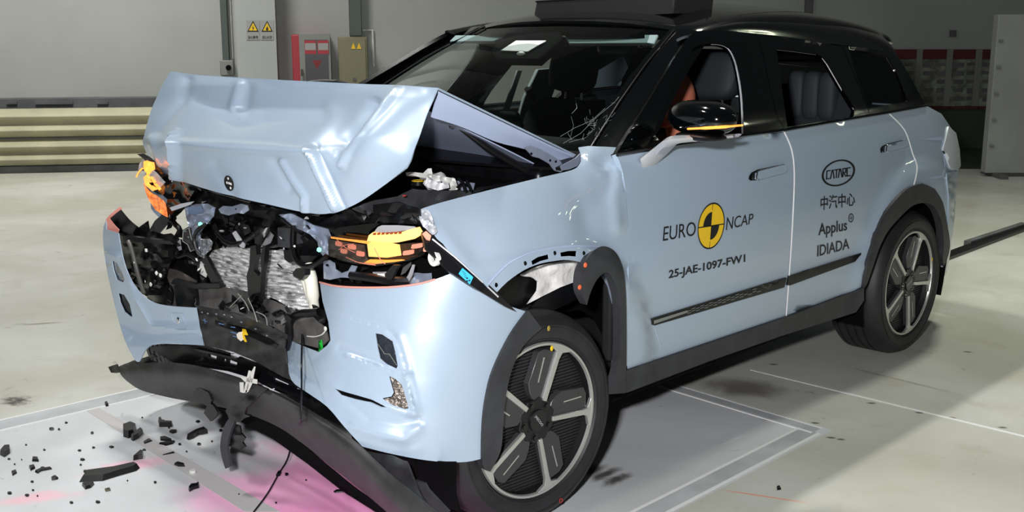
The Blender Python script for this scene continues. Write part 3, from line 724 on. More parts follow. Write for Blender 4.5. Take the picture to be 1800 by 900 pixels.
def seat(x, y, tilt=.20, w_=.50):
    g = G(); R = Matrix.Rotation(-tilt, 3, 'Y')
    st_ = G().box((x+.26, y, .62), (.52, w_, .16)).mk('seat_cushion', SEAT, car, bevel=.05)
    b0 = Vector((x, y, .66))
    def q(a, b, c_): return b0+R@Vector((a, b, c_))
    rows = []
    for z, ww in ((0, .21), (.15, .235), (.35, .24), (.48, .21), (.545, .15), (.56, .07)):
        rows.append([q(.0+.03*(abs(t) > .8), t*ww, z) for t in (-1, -.85, -.45, 0, .45, .85, 1)])
    back = [[p+R@Vector((-.13, 0, 0)) for p in r] for r in rows]
    v1, f1 = net(rows, 3); v2, f2 = net(back, 3); n = len(v1)
    g = G(); g.add(v1, [a for a in f1]); g.add(v2, [a[::-1] for a in f2])
    R_, C_n = len(rows), len(rows[0]); nu = (C_n-1)*3+1; nv = (R_-1)*3+1
    bd = [i*nv for i in range(nu)]+[(nu-1)*nv+j for j in range(1, nv)]+[i*nv+nv-1 for i in range(nu-2, -1, -1)]+[j for j in range(nv-2, 0, -1)]
    for a, b in zip(bd, bd[1:]+bd[:1]): g.f.append((a, b, b+n, a+n))
    sb_ = g.mk('seat_back', SEAT, car)
    hr = G().ellipsoid(q(-.03, 0, .70), (.055, .135, .105), R, p=.55).mk('headrest', SEAT, sb_)
    for s in (-.05, .05): G().tube([q(-.06, s, .53), q(-.05, s, .66)], .006, 8).mk('headrest_post', CHR, sb_)
    return sb_
seat(-1.50, -.38); seat(-1.52, .40)
SEATR = mat('rear_seat_cover', (44, 47, 54), .7)
for y in (-.42, .38):
    G().box((-2.62, y, .95), (.16, .50, .62), Matrix.Rotation(-.25, 3, 'Y')).mk('rear_seat_back', SEAT, car, bevel=.04)
    for k in (-1, 0, 1): G().ellipsoid(Vector((-2.60, y+k*.085, 1.21)), (.05, .05, .12), p=.6).mk('rear_headrest_pad', SEATR, car)
G().box((-2.40, 0, .62), (.5, 1.2, .16)).mk('rear_seat_cushion', SEAT, car, bevel=.04)
# pale B-post trim of the far side with belt anchor
bp = G().prism([Y(a, b, -.735) for a, b in ((946, 122), (984, 119), (978, 150), (962, 195), (950, 222), (908, 224), (922, 172))], (0, -.02, 0)).mk('pillar_inner_trim', TRIMI, car, bevel=.004)
G().prism([Y(a, b, -.75) for a, b in ((910, 124), (918, 124), (886, 222), (876, 222))], (0, -.01, 0)).mk('window_edge_sheen', SILV, car)  # silver strip painting the reflection on the far window edge
G().prism([p+Vector((0, -.0, 0)) for p in (Vector((-1.43, .80, 1.0)), Vector((-1.60, .80, 1.0)), Vector((-1.66, .63, 1.50)), Vector((-1.58, .63, 1.50)))], (0, .02, -.01)).mk('pillar_inner_trim', CAB, car)
G().tube([Y(928, 155, -.74), Y(940, 178, -.74), Y(938, 205, -.74), Y(930, 210, -.74)], [.022, .012, .008, .018], 8).mk('belt_anchor', SATIN, bp)
# steering wheel
g = G(); C0 = Vector((-1.02, .38, 1.0)); R = Matrix.Rotation(-.45, 3, 'Y')
g.tube([C0+R@Vector((0, .18*math.cos(a), .18*math.sin(a))) for a in [2*PI*i/32 for i in range(33)]], .015, 8, False)
g.box(C0, (.04, .30, .05), R); g.mk('steering_wheel', SATIN, car)
# ---------- door mirror (left)
dm = G().ellipsoid(Y(1234, 207, 1.03), (.078, .140, .059), Matrix.Rotation(-.25, 3, 'Z'), 28, 16, .82).mk('door_mirror', BLACKG, fd)
mc = Y(1234, 207, 1.03)
def mf(a, b, k=1.0):                              # point on the camera side of the mirror shell
    d = pdir(a, b).normalized(); R = Matrix.Rotation(-.25, 3, 'Z').transposed(); r = Vector((.078*k, .140*k, .059*k)); e = 1/.82*2
    t = (mc-CAM).length-.16
    for _ in range(320):
        p = R@(CAM+d*t-mc)
        hz = ((abs(p.x)/r.x)**e+(abs(p.y)/r.y)**e)
        if hz+(abs(p.z)/r.z)**e < 1: break
        t += .001
    return CAM+d*t
am = [(1206, 229), (1208, 224.5), (1230, 221.5), (1270, 219.5), (1311, 217.5), (1312, 220), (1305, 222.5), (1270, 226), (1230, 228.5)]
P = [mf(a, b, 1.015) for a, b in crv([(1209, 226.5), (1240, 225), (1275, 222.8), (1306, 220)], 4)]
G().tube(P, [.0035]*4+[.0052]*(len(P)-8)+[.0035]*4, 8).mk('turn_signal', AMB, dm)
A1 = hitS(1150, 278); arm = [hitS(1145, 280)+Vector((0, .0, .0)), Y(1165, 262, .93), Y(1183, 247, .99), Y(1215, 243, 1.04), Y(1260, 241.5, 1.09), Y(1295, 238, 1.13)]
rows = []
for i, p in enumerate(spline(arm, 4)):
    t = i/20; w_ = .040*(1-t)+.030; h_ = .020*(1-t)**1.5+.006
    rows.append([p+Vector((w_, .006, h_*.3)), p+Vector((w_*.3, 0, h_)), p+Vector((-w_*.6, 0, h_*.8)), p+Vector((-w_, 0, 0)), p+Vector((-w_*.3, 0, -h_)), p+Vector((w_*.8, .004, -h_)), p+Vector((w_, .006, h_*.3))])
v, f = net(rows, 1); mk('mirror_arm', v, f, SILV, dm, sharp=60)
G().ellipsoid(Y(1232, 240, 1.05), (.06, .10, .014), Matrix.Rotation(-.25, 3, 'Z'), p=.8).mk('mirror_base', PLASTB, dm)
# right mirror, same shell
G().ellipsoid(Vector((mc.x, -mc.y, mc.z)), (.075, .128, .052), Matrix.Rotation(.25, 3, 'Z'), 28, 16, .72).mk('door_mirror', BLACKG, car)

# ---------- dark box on the roof
rb = thing('roof_box', 'matt black flat equipment box lying on the front of the car roof', 'box', (-1.45, .05, 1.6))
a = X(939, 29, -1.36); b = X(1184, 19, -1.36); g = G()
g.prism([X(937, 34, -1.34), X(1183, 24, -1.34), X(1187, -14, -1.34), X(943, 1, -1.34)], (-.28, 0, 0)).mk('body', mat('matt_black_box', (34, 34, 34), .7), rb, bevel=.006)
g = G(); g.tube([X(942, 3, -1.335), X(1186, -11, -1.335)], .004, 6).mk('edge_strip', SATIN, rb)

# ================================================================ WHEELS
def wheel(cx, side, rot, steer, front, label_m=None, parent=car):
    C = Vector((cx, side*.93, .345)); Rz = Matrix.Rotation(steer, 3, 'Z')
    def T(x, y, z): return C+Rz@Vector((x, y*side, z))   # y: outwards, 0 = rim face
    hub = bpy.data.objects.new('wheel', None); COL.objects.link(hub); hub.parent = parent
    hub.matrix_parent_inverse = Matrix.Translation(-ROOTLOC[parent.name]); hub.empty_display_size = .1
    def lathe(pr, m, nm, par, n=72, **k):
        vs = []; fs = []
        for i in range(n):
            a = 2*PI*i/n
            for r, y in pr: vs.append(T(r*math.cos(a), y, r*math.sin(a)))
        q = len(pr)
        for i in range(n):
            for j in range(q-1): fs.append((i*q+j, ((i+1) % n)*q+j, ((i+1) % n)*q+j+1, i*q+j+1))
        g = G(); g.add(vs, fs); return g.mk(nm, m, par, **k)
    tp = [(.252, -.012), (.262, .004), (.285, .012), (.31, .010), (.328, -.002), (.338, -.018), (.345, -.036)]
    y = -.036
    for i in range(4): # tread with grooves
        a = -.040-.042*i; tp += [(.347, a), (.348, a-.030), (.340, a-.032), (.340, a-.039), (.348, a-.041)]
    tp += [(.346, -.225), (.33, -.245), (.30, -.255), (.26, -.245), (.24, -.23)]
    tyre = lathe(tp, TYREM, 'tyre', hub, 96, sharp=25)
    lathe([(.262, .0045), (.2625, .0075), (.266, .0075), (.267, .005)], RUB, 'tyre_rib', tyre)
    lathe([(.300, .0118), (.3005, .0135), (.303, .0135), (.3035, .011)], RUB, 'tyre_rib', tyre)
    # rim: machined lip, recessed face, barrel
    lathe([(.254, -.004), (.250, .002), (.243, .002), (.240, -.006)], ALU, 'rim_lip', hub)
    lathe([(.252, -.006), (.246, -.012), (.24, -.05), (.22, -.2)], RIMD, 'barrel', hub)
    lathe([(.24, -.035), (.0, -.035)], RIMD, 'rim_back', hub)
    # fine ribbed inserts
    gi = G()
    for k in range(44):
        z = -.225+k*.0105; hw = math.sqrt(max(0, .236**2-z*z))
        gi.box(T(0, -.0325, z), (2*hw, .003, .0035), Rz)
    tag(gi.mk('rim_mesh_insert', RIMD2, hub), kind='stuff')
    def P2(rr, t, s, y):  # radial r along spoke direction, t across
        return T(rr*math.cos(s)-t*math.sin(s), y, rr*math.sin(s)+t*math.cos(s))
    sg = -1 if side > 0 else 1
    for k in range(5):
        a = rot+k*2*PI/5
        w = G(); w.prism([P2(r_, t*sg, a, -.008) for r_, t in ((.05, -.008), (.225, .004), (.221, .062), (.205, .084), (.10, .084), (.075, .066), (.06, .05))], T(0, -.026, 0)-T(0, 0, 0))
        wing = w.mk('wing_panel', RIMG, hub, bevel=.003)
        b = G(); b.prism([P2(r_, t, a, .0) for r_, t in ((.065, -.005), (.205, -.010), (.226, -.014), (.236, -.045), (.243, -.048), (.243, .048), (.236, .045), (.226, .014), (.205, .008), (.065, .010))], T(0, -.012, 0)-T(0, 0, 0))
        b.mk('spoke', ALU, hub, bevel=.0012)
        G().prism([P2(r_, t*sg, a, -.0075) for r_, t in ((.115, .044), (.195, .052), (.195, .056), (.115, .048))], T(0, .001, 0)-T(0, 0, 0)).mk('wing_line', ALU, wing)
        # lug bore
        lathe_c = a+PI/5*.6
        G().tube([P2(.057, 0, lathe_c, -.004), P2(.057, 0, lathe_c, -.020)], .0145, 16).mk('lug_bore', BLACKG, hub)
        G().tube([P2(.057, 0, lathe_c, .0), P2(.057, 0, lathe_c, -.012)], .009, 6).mk('lug_nut', SATIN, hub)
    G().prism([P2(.078 if i % 2 else .070, 0, rot+i*PI/10, -.006) for i in range(20)], T(0, -.03, 0)-T(0, 0, 0)).mk('hub', RIMD, hub, bevel=.003)
    cap = lathe([(.036, -.006), (.035, .001), (.0, .0015)], SATIN, 'centre_cap', hub, 32)
    if side > 0:
        V, F = textmesh('JAECOO', .01); P = [T(-(u-.5)*.052, .002, (v-.5)*.011) for u, v in V]
        R2 = Matrix.Rotation(math.radians(-52 if front else 20), 3, Rz@Vector((0, 1, 0)))
        P = [C+R2@(p-C) for p in P]; G().add(P, F).mk('cap_lettering', SILV, cap, smooth=False)
    G().tube([P2(.205, .0, rot+.9, -.02), P2(.19, .0, rot+.9, -.012)], .006, 8).mk('valve', SATIN, hub)
    if side > 0:
        mx = [(.262, 1.42 if front else -.3, YEL, 'paint_dot')]
        for r_, a, m_, nm in ((.234, 1.79, YEL, 'balance_dot'), (.30, 1.67, mat('dull_gold', (150, 130, 50), .5), 'tyre_dot'), (.305, -1.87, mat('red_dot', (190, 50, 40), .5), 'tyre_ring_mark')) if front else ((.240, -.35+PI, YEL, 'balance_dot'),):
            y_ = .006 if r_ < .25 else .0135
            if nm == 'tyre_ring_mark':
                rp = [T(r_*math.cos(a)+.007*math.cos(q), y_, r_*math.sin(a)+.007*math.sin(q)) for q in [2*PI*i/12 for i in range(13)]]; G().tube(rp, .0013, 4, False).mk(nm, m_, tyre)
            else: G().ellipsoid(T(r_*math.cos(a), y_, r_*math.sin(a)), (.007, .002, .009)).mk(nm, m_, tyre)
    return hub
TYREM = RUB
RIMD2 = mat('rim_rib_grey', (46, 47, 48), .5, .3)
p = Y(985, 608, .93); rf = math.atan2(p.z-.345, p.x)
p = Y(1622, 415, .93); rr_ = math.atan2(p.z-.345, p.x+2.62)
wheel(0, 1, rf, -.063, True); wheel(-2.62, 1, rr_, 0, False); wheel(0, -1, rf+.3, -.063, True); wheel(-2.62, -1, .3, 0, False)
# wheel housings (open half drums)
def housing(cx, side, r=.425, a0=-.35, a1=PI+.35, y0=.915, y1=.50, name='wheel_liner', zc=.36):
    n = 24; rows = [[Vector((cx+r*math.cos(a0+(a1-a0)*i/n), side*y, zc+r*math.sin(a0+(a1-a0)*i/n))) for i in range(n+1)] for y in (y0, (y0+y1)/2, y1)]
    vs = sum(rows, []); fs = [(j*(n+1)+i, j*(n+1)+i+1, (j+1)*(n+1)+i+1, (j+1)*(n+1)+i) for j in range(2) for i in range(n)]
    k = len(vs); vs.append(Vector((cx, side*y1, zc))); fs += [(2*(n+1)+i, 2*(n+1)+i+1, k) for i in range(n)]
    mk(name, vs, fs, DEEP, car, solid=.004)
housing(-2.62, 1, .44); housing(-2.62, -1, .44); housing(0, -1, .40, 1.1, PI+.3); housing(-.02, 1, .43, -.35, 1.9, .80)
G().tube([Vector((0, -.8, .345)), Vector((0, .8, .345))], .04, 10).mk('front_axle', DEEP, car)
G().tube([Vector((-2.62, -.8, .345)), Vector((-2.62, .8, .345))], .05, 10).mk('rear_axle', DEEP, car)
# rear arch cladding
OUT = crv([(1519, 507), (1523, 478), (1532, 436), (1544, 398), (1562, 367), (1589, 337), (1606, 327), (1623, 323.5), (1643, 333), (1657, 356), (1664, 388), (1670, 425), (1667, 450), (1659, 468)], 3)
INN = crv([(1524, 500), (1536, 465), (1546, 436), (1562, 405), (1590, 374), (1608, 360), (1630, 357), (1646, 368), (1656, 394), (1659, 430), (1657, 455)], 3)
panel('arch_cladding', OUT+INN[::-1], sidep(.012), PLAST, car, st=7, solid=.035, mirror='arch_cladding')

# ================================================================ FRONT WING (left)
def wingf(a, b):
    P = hitS(a, b, FS); d = 0
    # crumples: peak by the nose tip, creases by the door edge, lifted flap
    for pl, wd, am in ((([(742, 385), (770, 400), (800, 440), (850, 500)]), 14, .006), ([(1090, 300), (1080, 350), (1085, 400)], 10, .010), ([(1066, 290), (1060, 350), (1030, 380)], 22, -.008),
                       ([(1030, 285), (1058, 303)], 10, .014), ([(1048, 262), (1075, 275), (1085, 300)], 9, .012)):
        d += am*math.exp(-(pld((a, b), pl)/wd)**2)
    P = P+Vector((d*.5, d, 0))
    return P
FW_TOP = crv([(735, 369), (755, 362), (790, 352), (860, 334), (950, 312), (1005, 299), (1018, 288), (1021, 272), (1017, 259)], 3)+[(1035, 256.5), (1060, 257.5), (1083, 259), (1081, 263)]
FW_BACK = crv([(1086, 278), (1096, 310), (1101.5, 360), (1104, 420), (1104, 520), (1104, 645)], 3)
ARCHF = crv([(1097, 640), (1095, 560), (1091, 510), (1080, 487), (1060, 474), (1033, 464), (1000, 457), (973, 459), (948, 464), (921, 475), (891, 496), (868, 520)], 3)
SL = [[(934, 459), (945, 452), (964, 447), (965, 455), (950, 459), (936, 466)], [(985, 444), (1000, 441), (1014, 441), (1013, 451), (1000, 450), (986, 451)]]
wing = panel('front_wing', FW_TOP+FW_BACK+ARCHF+[(845, 492), (800, 452), (765, 420), (748, 402), (741, 392), (738, 380)], wingf, PAINT, car, holes=SL, st=8, solid=.003, sharp=50)
panel('front_wing', [(a, b) for a, b in FW_TOP+FW_BACK+ARCHF+[(800, 452), (741, 392)]], lambda a, b: (lambda p: Vector((p.x, -p.y, p.z)))(hitS(a, b, FS)), PAINT, car, st=16, solid=.003)
# arch lip line + small holes
G().tube([wingf(a, b)+Vector((0, .002, 0)) for a, b in crv([(858, 498), (891, 465), (918, 450), (946, 440), (1000, 432), (1052, 434)], 3)], .0025, 5).mk('wing_lip', PAINTIN, wing)
for a, b in ((872, 501), (923, 463), (975, 445), (1026, 445)):
    P = wingf(a, b); G().ellipsoid(P, (.005, .005, .007)).mk('bolt_hole', DEEP, wing)
# torn nose of the wing: crumpled metal
random.seed(11)
NT = crv([(735, 369), (748, 366), (757, 372), (762, 388), (768, 405), (760, 410), (752, 402), (744, 396), (738, 384)], 2)
panel('torn_edge', NT, lambda a, b: wingf(a, b)+Vector((.012, .012, 0))+Vector((1, 1, .4))*.010*noise.noise(Vector((a*.16, b*.16, 1))), mat('torn_paint', (196, 198, 204), .3, .3, .5), wing, st=4, solid=.002, sharp=20)
# dark inner sheet standing behind the wing edge + lifted flap shade
# ---------- arch: liner band, white insulation, cladding pieces
def yp(y): return lambda a, b: Y(a, b, y)
def arcp(r, off=0): # surface of a drum of radius r about the wheel axis
    def f(a, b):
        d = pdir(a, b); o = CAM-Vector((0, 0, .345)); A = d.x**2+d.z**2; B = 2*(o.x*d.x+o.z*d.z); Cc = o.x**2+o.z**2-r*r
        D = max(0, B*B-4*A*Cc); return CAM+d*((-B-math.sqrt(D))/(2*A))
    return f
# underside of the wing turned inwards
panel('insulation_sheet', [(915, 482), (940, 470), (965, 463), (1000, 457), (1022, 462), (1030, 480), (1020, 492), (985, 505), (955, 520), (928, 534), (945, 512), (946, 495), (935, 487)],
      lambda a, b: Y(a, b, .865+.02*noise.noise(Vector((a*.05, b*.05, 0)))), mat('white_insulation', (216, 214, 212), .7, bump=.5, bscale=40), car, st=6, solid=.006)
panel('liner_flap', [(866, 521), (885, 500), (905, 486), (920, 485), (940, 488), (946, 495), (945, 512), (928, 536), (925, 549), (895, 540)], yp(.84), PLASTB, car, st=8, solid=.005)
panel('liner_flap', [(925, 549), (945, 528), (985, 505), (1024, 484), (1034, 500), (1030, 515), (1012, 528), (985, 540), (962, 552), (953, 576), (940, 560)], lambda a, b: Y(a, b, .87-.0004*(a-925)), PLASTB, car, st=8, solid=.006)
panel('liner_wall', [(1022, 500), (1050, 480), (1075, 480), (1090, 520), (1092, 600), (1080, 690), (1062, 690), (1068, 640), (1060, 590), (1045, 560), (1020, 545), (960, 552), (985, 530)], yp(.70), DEEP, car, st=14, solid=.004)
CF = crv([(929, 546), (897, 590), (868, 650), (855, 700), (849, 750), (848, 804)], 4)
CFI = crv([(862, 829), (880, 793), (885, 745), (888, 705), (900, 650), (921, 607), (953, 577)], 4)
def bshell(a, b): return hitB(a, b, .004)
# bumper surface: rounded plan, deeper towards the bottom, pushed back at the centre
def BX(y, z):
    ay = min(abs(y), .955); z_ = max(.2, min(z, .95))
    f = lerp([(.2, .56), (.30, .60), (.42, .60), (.55, .565), (.70, .52), (.86, .47), (.95, .45)], z_)
    cen = .13*(1-ss(.15, .62, y)) if y > -.3 else .10
    r = .955; n = 4.2
    e = (1-min(1, (ay/r))**n)**(1/n)
    x0 = -.10
    return x0+(f-cen*(.6 if z_ < .5 else 1)-x0)*e
def hitB(a, b, off=0):
    d = pdir(a, b).normalized(); t = 1.9; pv = None
    while t < 5.2:
        P = CAM+d*t; g_ = P.x-BX(P.y, P.z) if abs(P.y) < .9549 else (P.x if abs(P.y) > .955 and P.x > .0 else P.x+.1)
        if g_ < 0 and P.y < .955: break
        t += .02
    lo, hi = t-.02, t
    for _ in range(14):
        m_ = (lo+hi)/2; P = CAM+d*m_
        if P.y < .955 and P.x-BX(P.y, P.z) < 0: hi = m_
        else: lo = m_
    return CAM+d*(hi-off)
BT = crv([(562, 496), (585, 502), (620, 505), (680, 505), (730, 500), (765, 491), (794, 480)], 3)
BR = crv([(794, 480), (830, 505), (880, 532), (929, 549)], 3)
BB = crv([(848, 806), (820, 812), (780, 812), (735, 807), (680, 796), (637, 785)], 3)
BL = crv([(637, 785), (605, 750), (575, 715), (540, 690), (512, 668), (505, 630), (500, 594)], 3)
BN = [(500, 594), (530, 607), (560, 619), (575, 607), (581, 598), (577, 565), (567, 530), (563, 512)]
H1 = [(660, 586), (672, 588), (690, 600), (695, 620), (699, 643), (697, 648), (680, 640), (668, 630), (664, 612)]
H2 = [(684, 661), (695, 666), (706, 676), (713, 698), (718, 718), (712, 719), (690, 712), (672, 700), (688, 697), (692, 690), (688, 676)]
H3 = [(588, 683), (610, 690), (635, 697), (655, 703), (680, 716), (670, 716), (650, 707), (625, 702), (600, 694)]
GRV = [([(563, 545), (600, 556), (640, 566), (680, 576), (700, 600), (712, 640), (722, 680), (736, 735)], 3.2, -.006), ([(610, 625), (650, 640), (690, 656), (718, 657)], 4, .008), ([(598, 612), (640, 626), (668, 634)], 9, -.010),
       ([(700, 595), (714, 640), (725, 690), (732, 730)], 8, .006), ([(715, 660), (722, 700), (732, 728), (700, 722), (655, 705)], 6, .008), ([(620, 750), (660, 762), (710, 772), (735, 755)], 9, .008), ([(600, 690), (650, 735), (700, 745), (735, 738)], 8, -.006),
       ([(520, 610), (560, 655), (600, 690)], 7, .004), ([(545, 640), (585, 600)], 6, -.004)]
def bumpf(a, b):
    d = 0
    for pl, wd, am in GRV: d += am*math.exp(-(pld((a, b), pl)/wd)**2)
    d += .004*noise.noise(Vector((a*.012, b*.012, 3)))
    if a < 600 and b > 560: d += .003*noise.noise(Vector((a*.04, b*.04, 1)))
    return hitB(a, b, d)
bump = panel('front_bumper', BT[:-1]+BR+[(x, y) for x, y in CF[1:]]+BB+BL[1:]+BN[1:-1], bumpf, PAINT, car, holes=[H1, H2, H3], st=4.5, solid=.004, sharp=40)
G().tube([hitB(a, b, .001) for a, b in BT[:16]], .0032, 5).mk('raw_edge', SALM, bump)
panel('arch_cladding', CF+[(848, 815), (852, 826)]+CFI, lambda a, b: hitB(a, b, .012) if a < 900 or True else None, PLAST, car, st=7, solid=.03)
CB = crv([(1032, 536), (1021, 512), (1022, 480), (1035, 450), (1057, 433), (1079, 440), (1092, 463), (1099, 500), (1101, 560), (1101, 640), (1100, 691)], 4)
CBI = crv([(1072, 693), (1086, 650), (1090, 600), (1089, 540), (1083, 505), (1072, 482), (1060, 481), (1046, 497), (1036, 520)], 4)
panel('arch_cladding', CB+CBI, lambda a, b: hitS(a, b, S, .02), PLAST, car, st=7, solid=.03)
for a, b in ((1029, 466), (1019, 505)): G().ellipsoid(hitS(a, b, S, .024), (.008, .004, .008)).mk('orange_clip', mat('orange_clip', (235, 100, 60), .5), car)
g = G(); g.tube([Y(1062, 483, .85), Y(1072, 500, .85), Y(1083, 545, .85), Y(1090, 600, .85)], .012, 8); g.mk('inner_flange', METB, car)
G().tube([Y(1072, 590, .84), Y(1079, 592, .84), Y(1080, 610, .84), Y(1077, 640, .84), Y(1078, 670, .84)], .005, 6).mk('bracket_strip', WHITEP, car)
# right-hand stub of the bumper, twisted outwards
R_OUT = [(186, 388), (187, 403), (208, 410)]+crv([(208, 410), (213, 440), (222, 475), (240, 507), (262, 528), (290, 537), (344, 541)], 3)+[(350, 575), (358, 607)]+crv([(358, 607), (300, 604), (268, 606), (254, 618), (245, 636), (237, 633)], 3)+crv([(237, 633), (218, 595), (200, 530), (186, 465), (181, 420), (182, 398)], 3)
RH1 = [(196, 457), (205, 462), (214, 478), (219, 492), (216, 497), (205, 492), (199, 475)]
RH2 = [(207, 515), (218, 518), (228, 535), (233, 558), (228, 556), (218, 548), (211, 532)]
def rb_(a, b):
    x = .50+.03*math.sin((b-380)/260*PI)-.00045*max(0, 205-a)**1.2+.05*ss(560, 620, b)
    x += .010*math.exp(-(pld((a, b), [(185, 445), (215, 455), (235, 520), (262, 575), (355, 580)])/5)**2)-.008*math.exp(-(pld((a, b), [(200, 560), (240, 590), (356, 590)])/9)**2)
    return X(a, b, x)
rbp = panel('front_bumper', R_OUT, rb_, PAINT, car, holes=[RH1, RH2], st=7, solid=.004)
tag(rbp, 'torn right half of the bumper, twisted outwards')
for hl in (RH1, RH2): panel('lamp_lens', [((a-c0)*1.15+c0, (b-c1)*1.12+c1) for c0, c1 in [(sum(p[0] for p in hl)/len(hl), sum(p[1] for p in hl)/len(hl))] for a, b in hl], lambda a, b: rb_(a, b)+pdir(a, b).normalized()*.02, mat('lamp_chrome', (170, 172, 175), .15, .9, bump=.6, bscale=30) if hl is RH1 else PLASTB, rbp, st=7, solid=.004)
panel('tow_cover', [(302, 550), (322, 551), (328, 577), (309, 577)], lambda a, b: rb_(a, b)+Vector((.003, 0, 0)), PAINT, rbp, st=7, solid=.002)
G().ellipsoid(rb_(316, 563)+Vector((.006, 0, 0)), (.003, .010, .013)).mk('chrome_badge', CHR, rbp)
# folded-back tip (inside of the skin seen)
v, f = net([[X(212, 367, .46), X(232, 390, .40), X(262, 412, .32)], [X(196, 380, .475), X(212, 405, .42), X(240, 420, .33)], [X(187, 403, .47), X(208, 410, .45), X(222, 430, .36)]], 4); mk('bumper_inner_face', v, f, PLASTB, rbp, solid=.003)
for P_ in ([(212, 366, .461), (199, 376, .474), (189, 387, .479), (187, 400, .481)],): G().tube(spline([X(*p) for p in P_], 5), .006, 6).mk('raw_edge', SALM, rbp)
panel('raw_edge', [(187, 388), (192, 384), (198, 392), (203, 398), (209, 404), (207, 410), (188, 403)], lambda a, b: X(a, b, .485), SALM, rbp, st=4, solid=.003)
# lower lamp pockets in the left bumper
for hl, nm, mm in ((H1, 'fog_lamp', mat('cracked_lens', (70, 76, 84), .15, .6, .5, bump=1, bscale=26)), (H2, 'vent_backing', mat('crinkled_foil', (120, 112, 104), .35, .6, bump=1, bscale=50)), (H3, 'vent_slot', DEEP)):
    c0 = sum(p[0] for p in hl)/len(hl); c1 = sum(p[1] for p in hl)/len(hl)
    panel(nm, [((a-c0)*1.25+c0, (b-c1)*1.2+c1) for a, b in hl], lambda a, b: hitB(a, b, -.035)+Vector((0, 0, .012*noise.noise(Vector((a*.1, b*.1, 0))))), mm, bump, st=6, solid=.003, sharp=15)
G().tube([hitB(a, b, -.02) for a, b in ((664, 604), (676, 622), (684, 622), (696, 640))], .0012, 4).mk('lens_crack', GREY, bump)

# ================================================================ HOOD
HR = [
 [(300, 128, .245), (345, 134, .235), (420, 139, .24), (500, 144, .25), (580, 148, .25), (640, 151, .25), (700, 153, .255), (770, 158, .244)],
 [(284, 158, .262), (336, 150, .262), (420, 152, .255), (500, 157, .25), (580, 160, .252), (640, 163, .265), (698, 172, .30), (763, 176, .252)],
 [(270, 190, .285), (322, 185, .295), (415, 190, .272), (500, 190, .275), (575, 192, .275), (622, 198, .29), (682, 198, .34), (752, 200, .27)],
 [(258, 232, .335), (306, 238, .40), (395, 243, .43), (478, 248, .43), (548, 254, .43), (600, 254, .38), (650, 240, .40), (738, 240, .30)],
 [(254, 252, .345), (304, 255, .43), (393, 259, .465), (476, 264, .465), (546, 272, .46), (594, 280, .42), (642, 270, .41), (730, 262, .32)],
 [(266, 280, .345), (306, 284, .42), (396, 300, .465), (474, 312, .46), (541, 322, .45), (588, 322, .43), (640, 308, .40), (724, 282, .335)],
 [(284, 303, .35), (317, 316, .40), (398, 342, .475), (470, 358, .465), (536, 372, .44), (582, 374, .43), (640, 350, .39), (716, 296, .345)],
]
def hb(a, b):
    d = 0
    for pl, wd, am in (([(312, 236), (314, 314)], 5, .034), ([(546, 262), (566, 310), (592, 366)], 5, .020), ([(556, 262), (580, 310), (604, 364)], 7, -.012), ([(498, 285), (520, 320), (538, 345), (538, 370)], 4.5, .014), ([(486, 285), (512, 330)], 8, -.008),
                       ([(701, 158), (672, 195), (640, 230), (618, 262), (604, 290)], 5, .020), ([(660, 185), (632, 225), (608, 255)], 10, -.028), ([(424, 150), (418, 170), (408, 192)], 7, .012), ([(436, 155), (428, 195)], 12, -.010),
                       ([(330, 142), (318, 185), (280, 232)], 10, -.012), ([(345, 175), (420, 205), (500, 195), (560, 200)], 18, -.014), ([(380, 290), (410, 340)], 10, -.006), ([(268, 245), (285, 292)], 6, .010), ([(300, 250), (400, 262), (520, 268), (600, 262)], 6, .008)):
        d += am*math.exp(-(pld((a, b), pl)/wd)**2)
    return d+.003*noise.noise(Vector((a*.014, b*.02, 5)))
rows = [[X(a, b, x) for a, b, x in r] for r in HR]
v, f = net(rows, 18, .5, .42)
v = [p+Vector((1, 0, .15))*hb(*PX(p)) for p in v]
rear = [[Vector((p.x, p.y, p.z)) for p in rows[0]]]
ys = [p.y for p in rows[0]]
for x, z, dz in ((.05, 1.325, .02), (-.15, 1.245, .012), (-.33, 1.165, .006), (-.44, 1.122, 0)):
    t_ = (.244-x)/(.244+.433); e_ = X(770+242*t_**.93, 158+117*t_**.93, x) if x > -.43 else Y(1012, 275, .70)
    rear.append([Vector((e_.x, e_.y*yy/ys[-1], e_.z+.035*(1-(yy/.75)**2)*(1 if x > -.4 else .5))) for yy in ys])
v2, f2 = net(rear, 7, .5, .45); f2 = [t[::-1] for t in f2]
n = len(v); hood = mk('hood', v+v2, f+[tuple(i+n for i in t) for t in f2], PAINT, car, solid=.006, sharp=55)
# left flange of the raised hood (inner edge panel)
E1 = [X(770, 159, .243), Y(800, 174, .745), Y(900, 221, .735), Y(1000, 270, .72)]
e_top = spline(rear and [r[-1] for r in rear], 6)
low = [Y(757, 205, .71), Y(810, 222, .70), Y(870, 248, .69), Y(925, 262, .68), Y(975, 279, .68), Y(1008, 280, .69)]
lw = spline(low, 5)[:len(e_top)]
m_ = len(e_top); lo_ = [low_ for low_ in [Vector(spline(low, 24)[min(int(i/(m_-1)*(5*24)), 5*24)]) for i in range(m_)]]
vs = []; fs = []
for a, b in zip(e_top, lo_):
    vs += [a+Vector((0, 0, -.004)), a*.85+b*.15+Vector((0, .004, -.002)), a*.5+b*.5, b]
for i in range(m_-1):
    for j in range(3): fs.append((i*4+j, (i+1)*4+j, (i+1)*4+j+1, i*4+j+1))
mk('hood_flange', vs, fs, PAINTIN, hood, solid=.004)
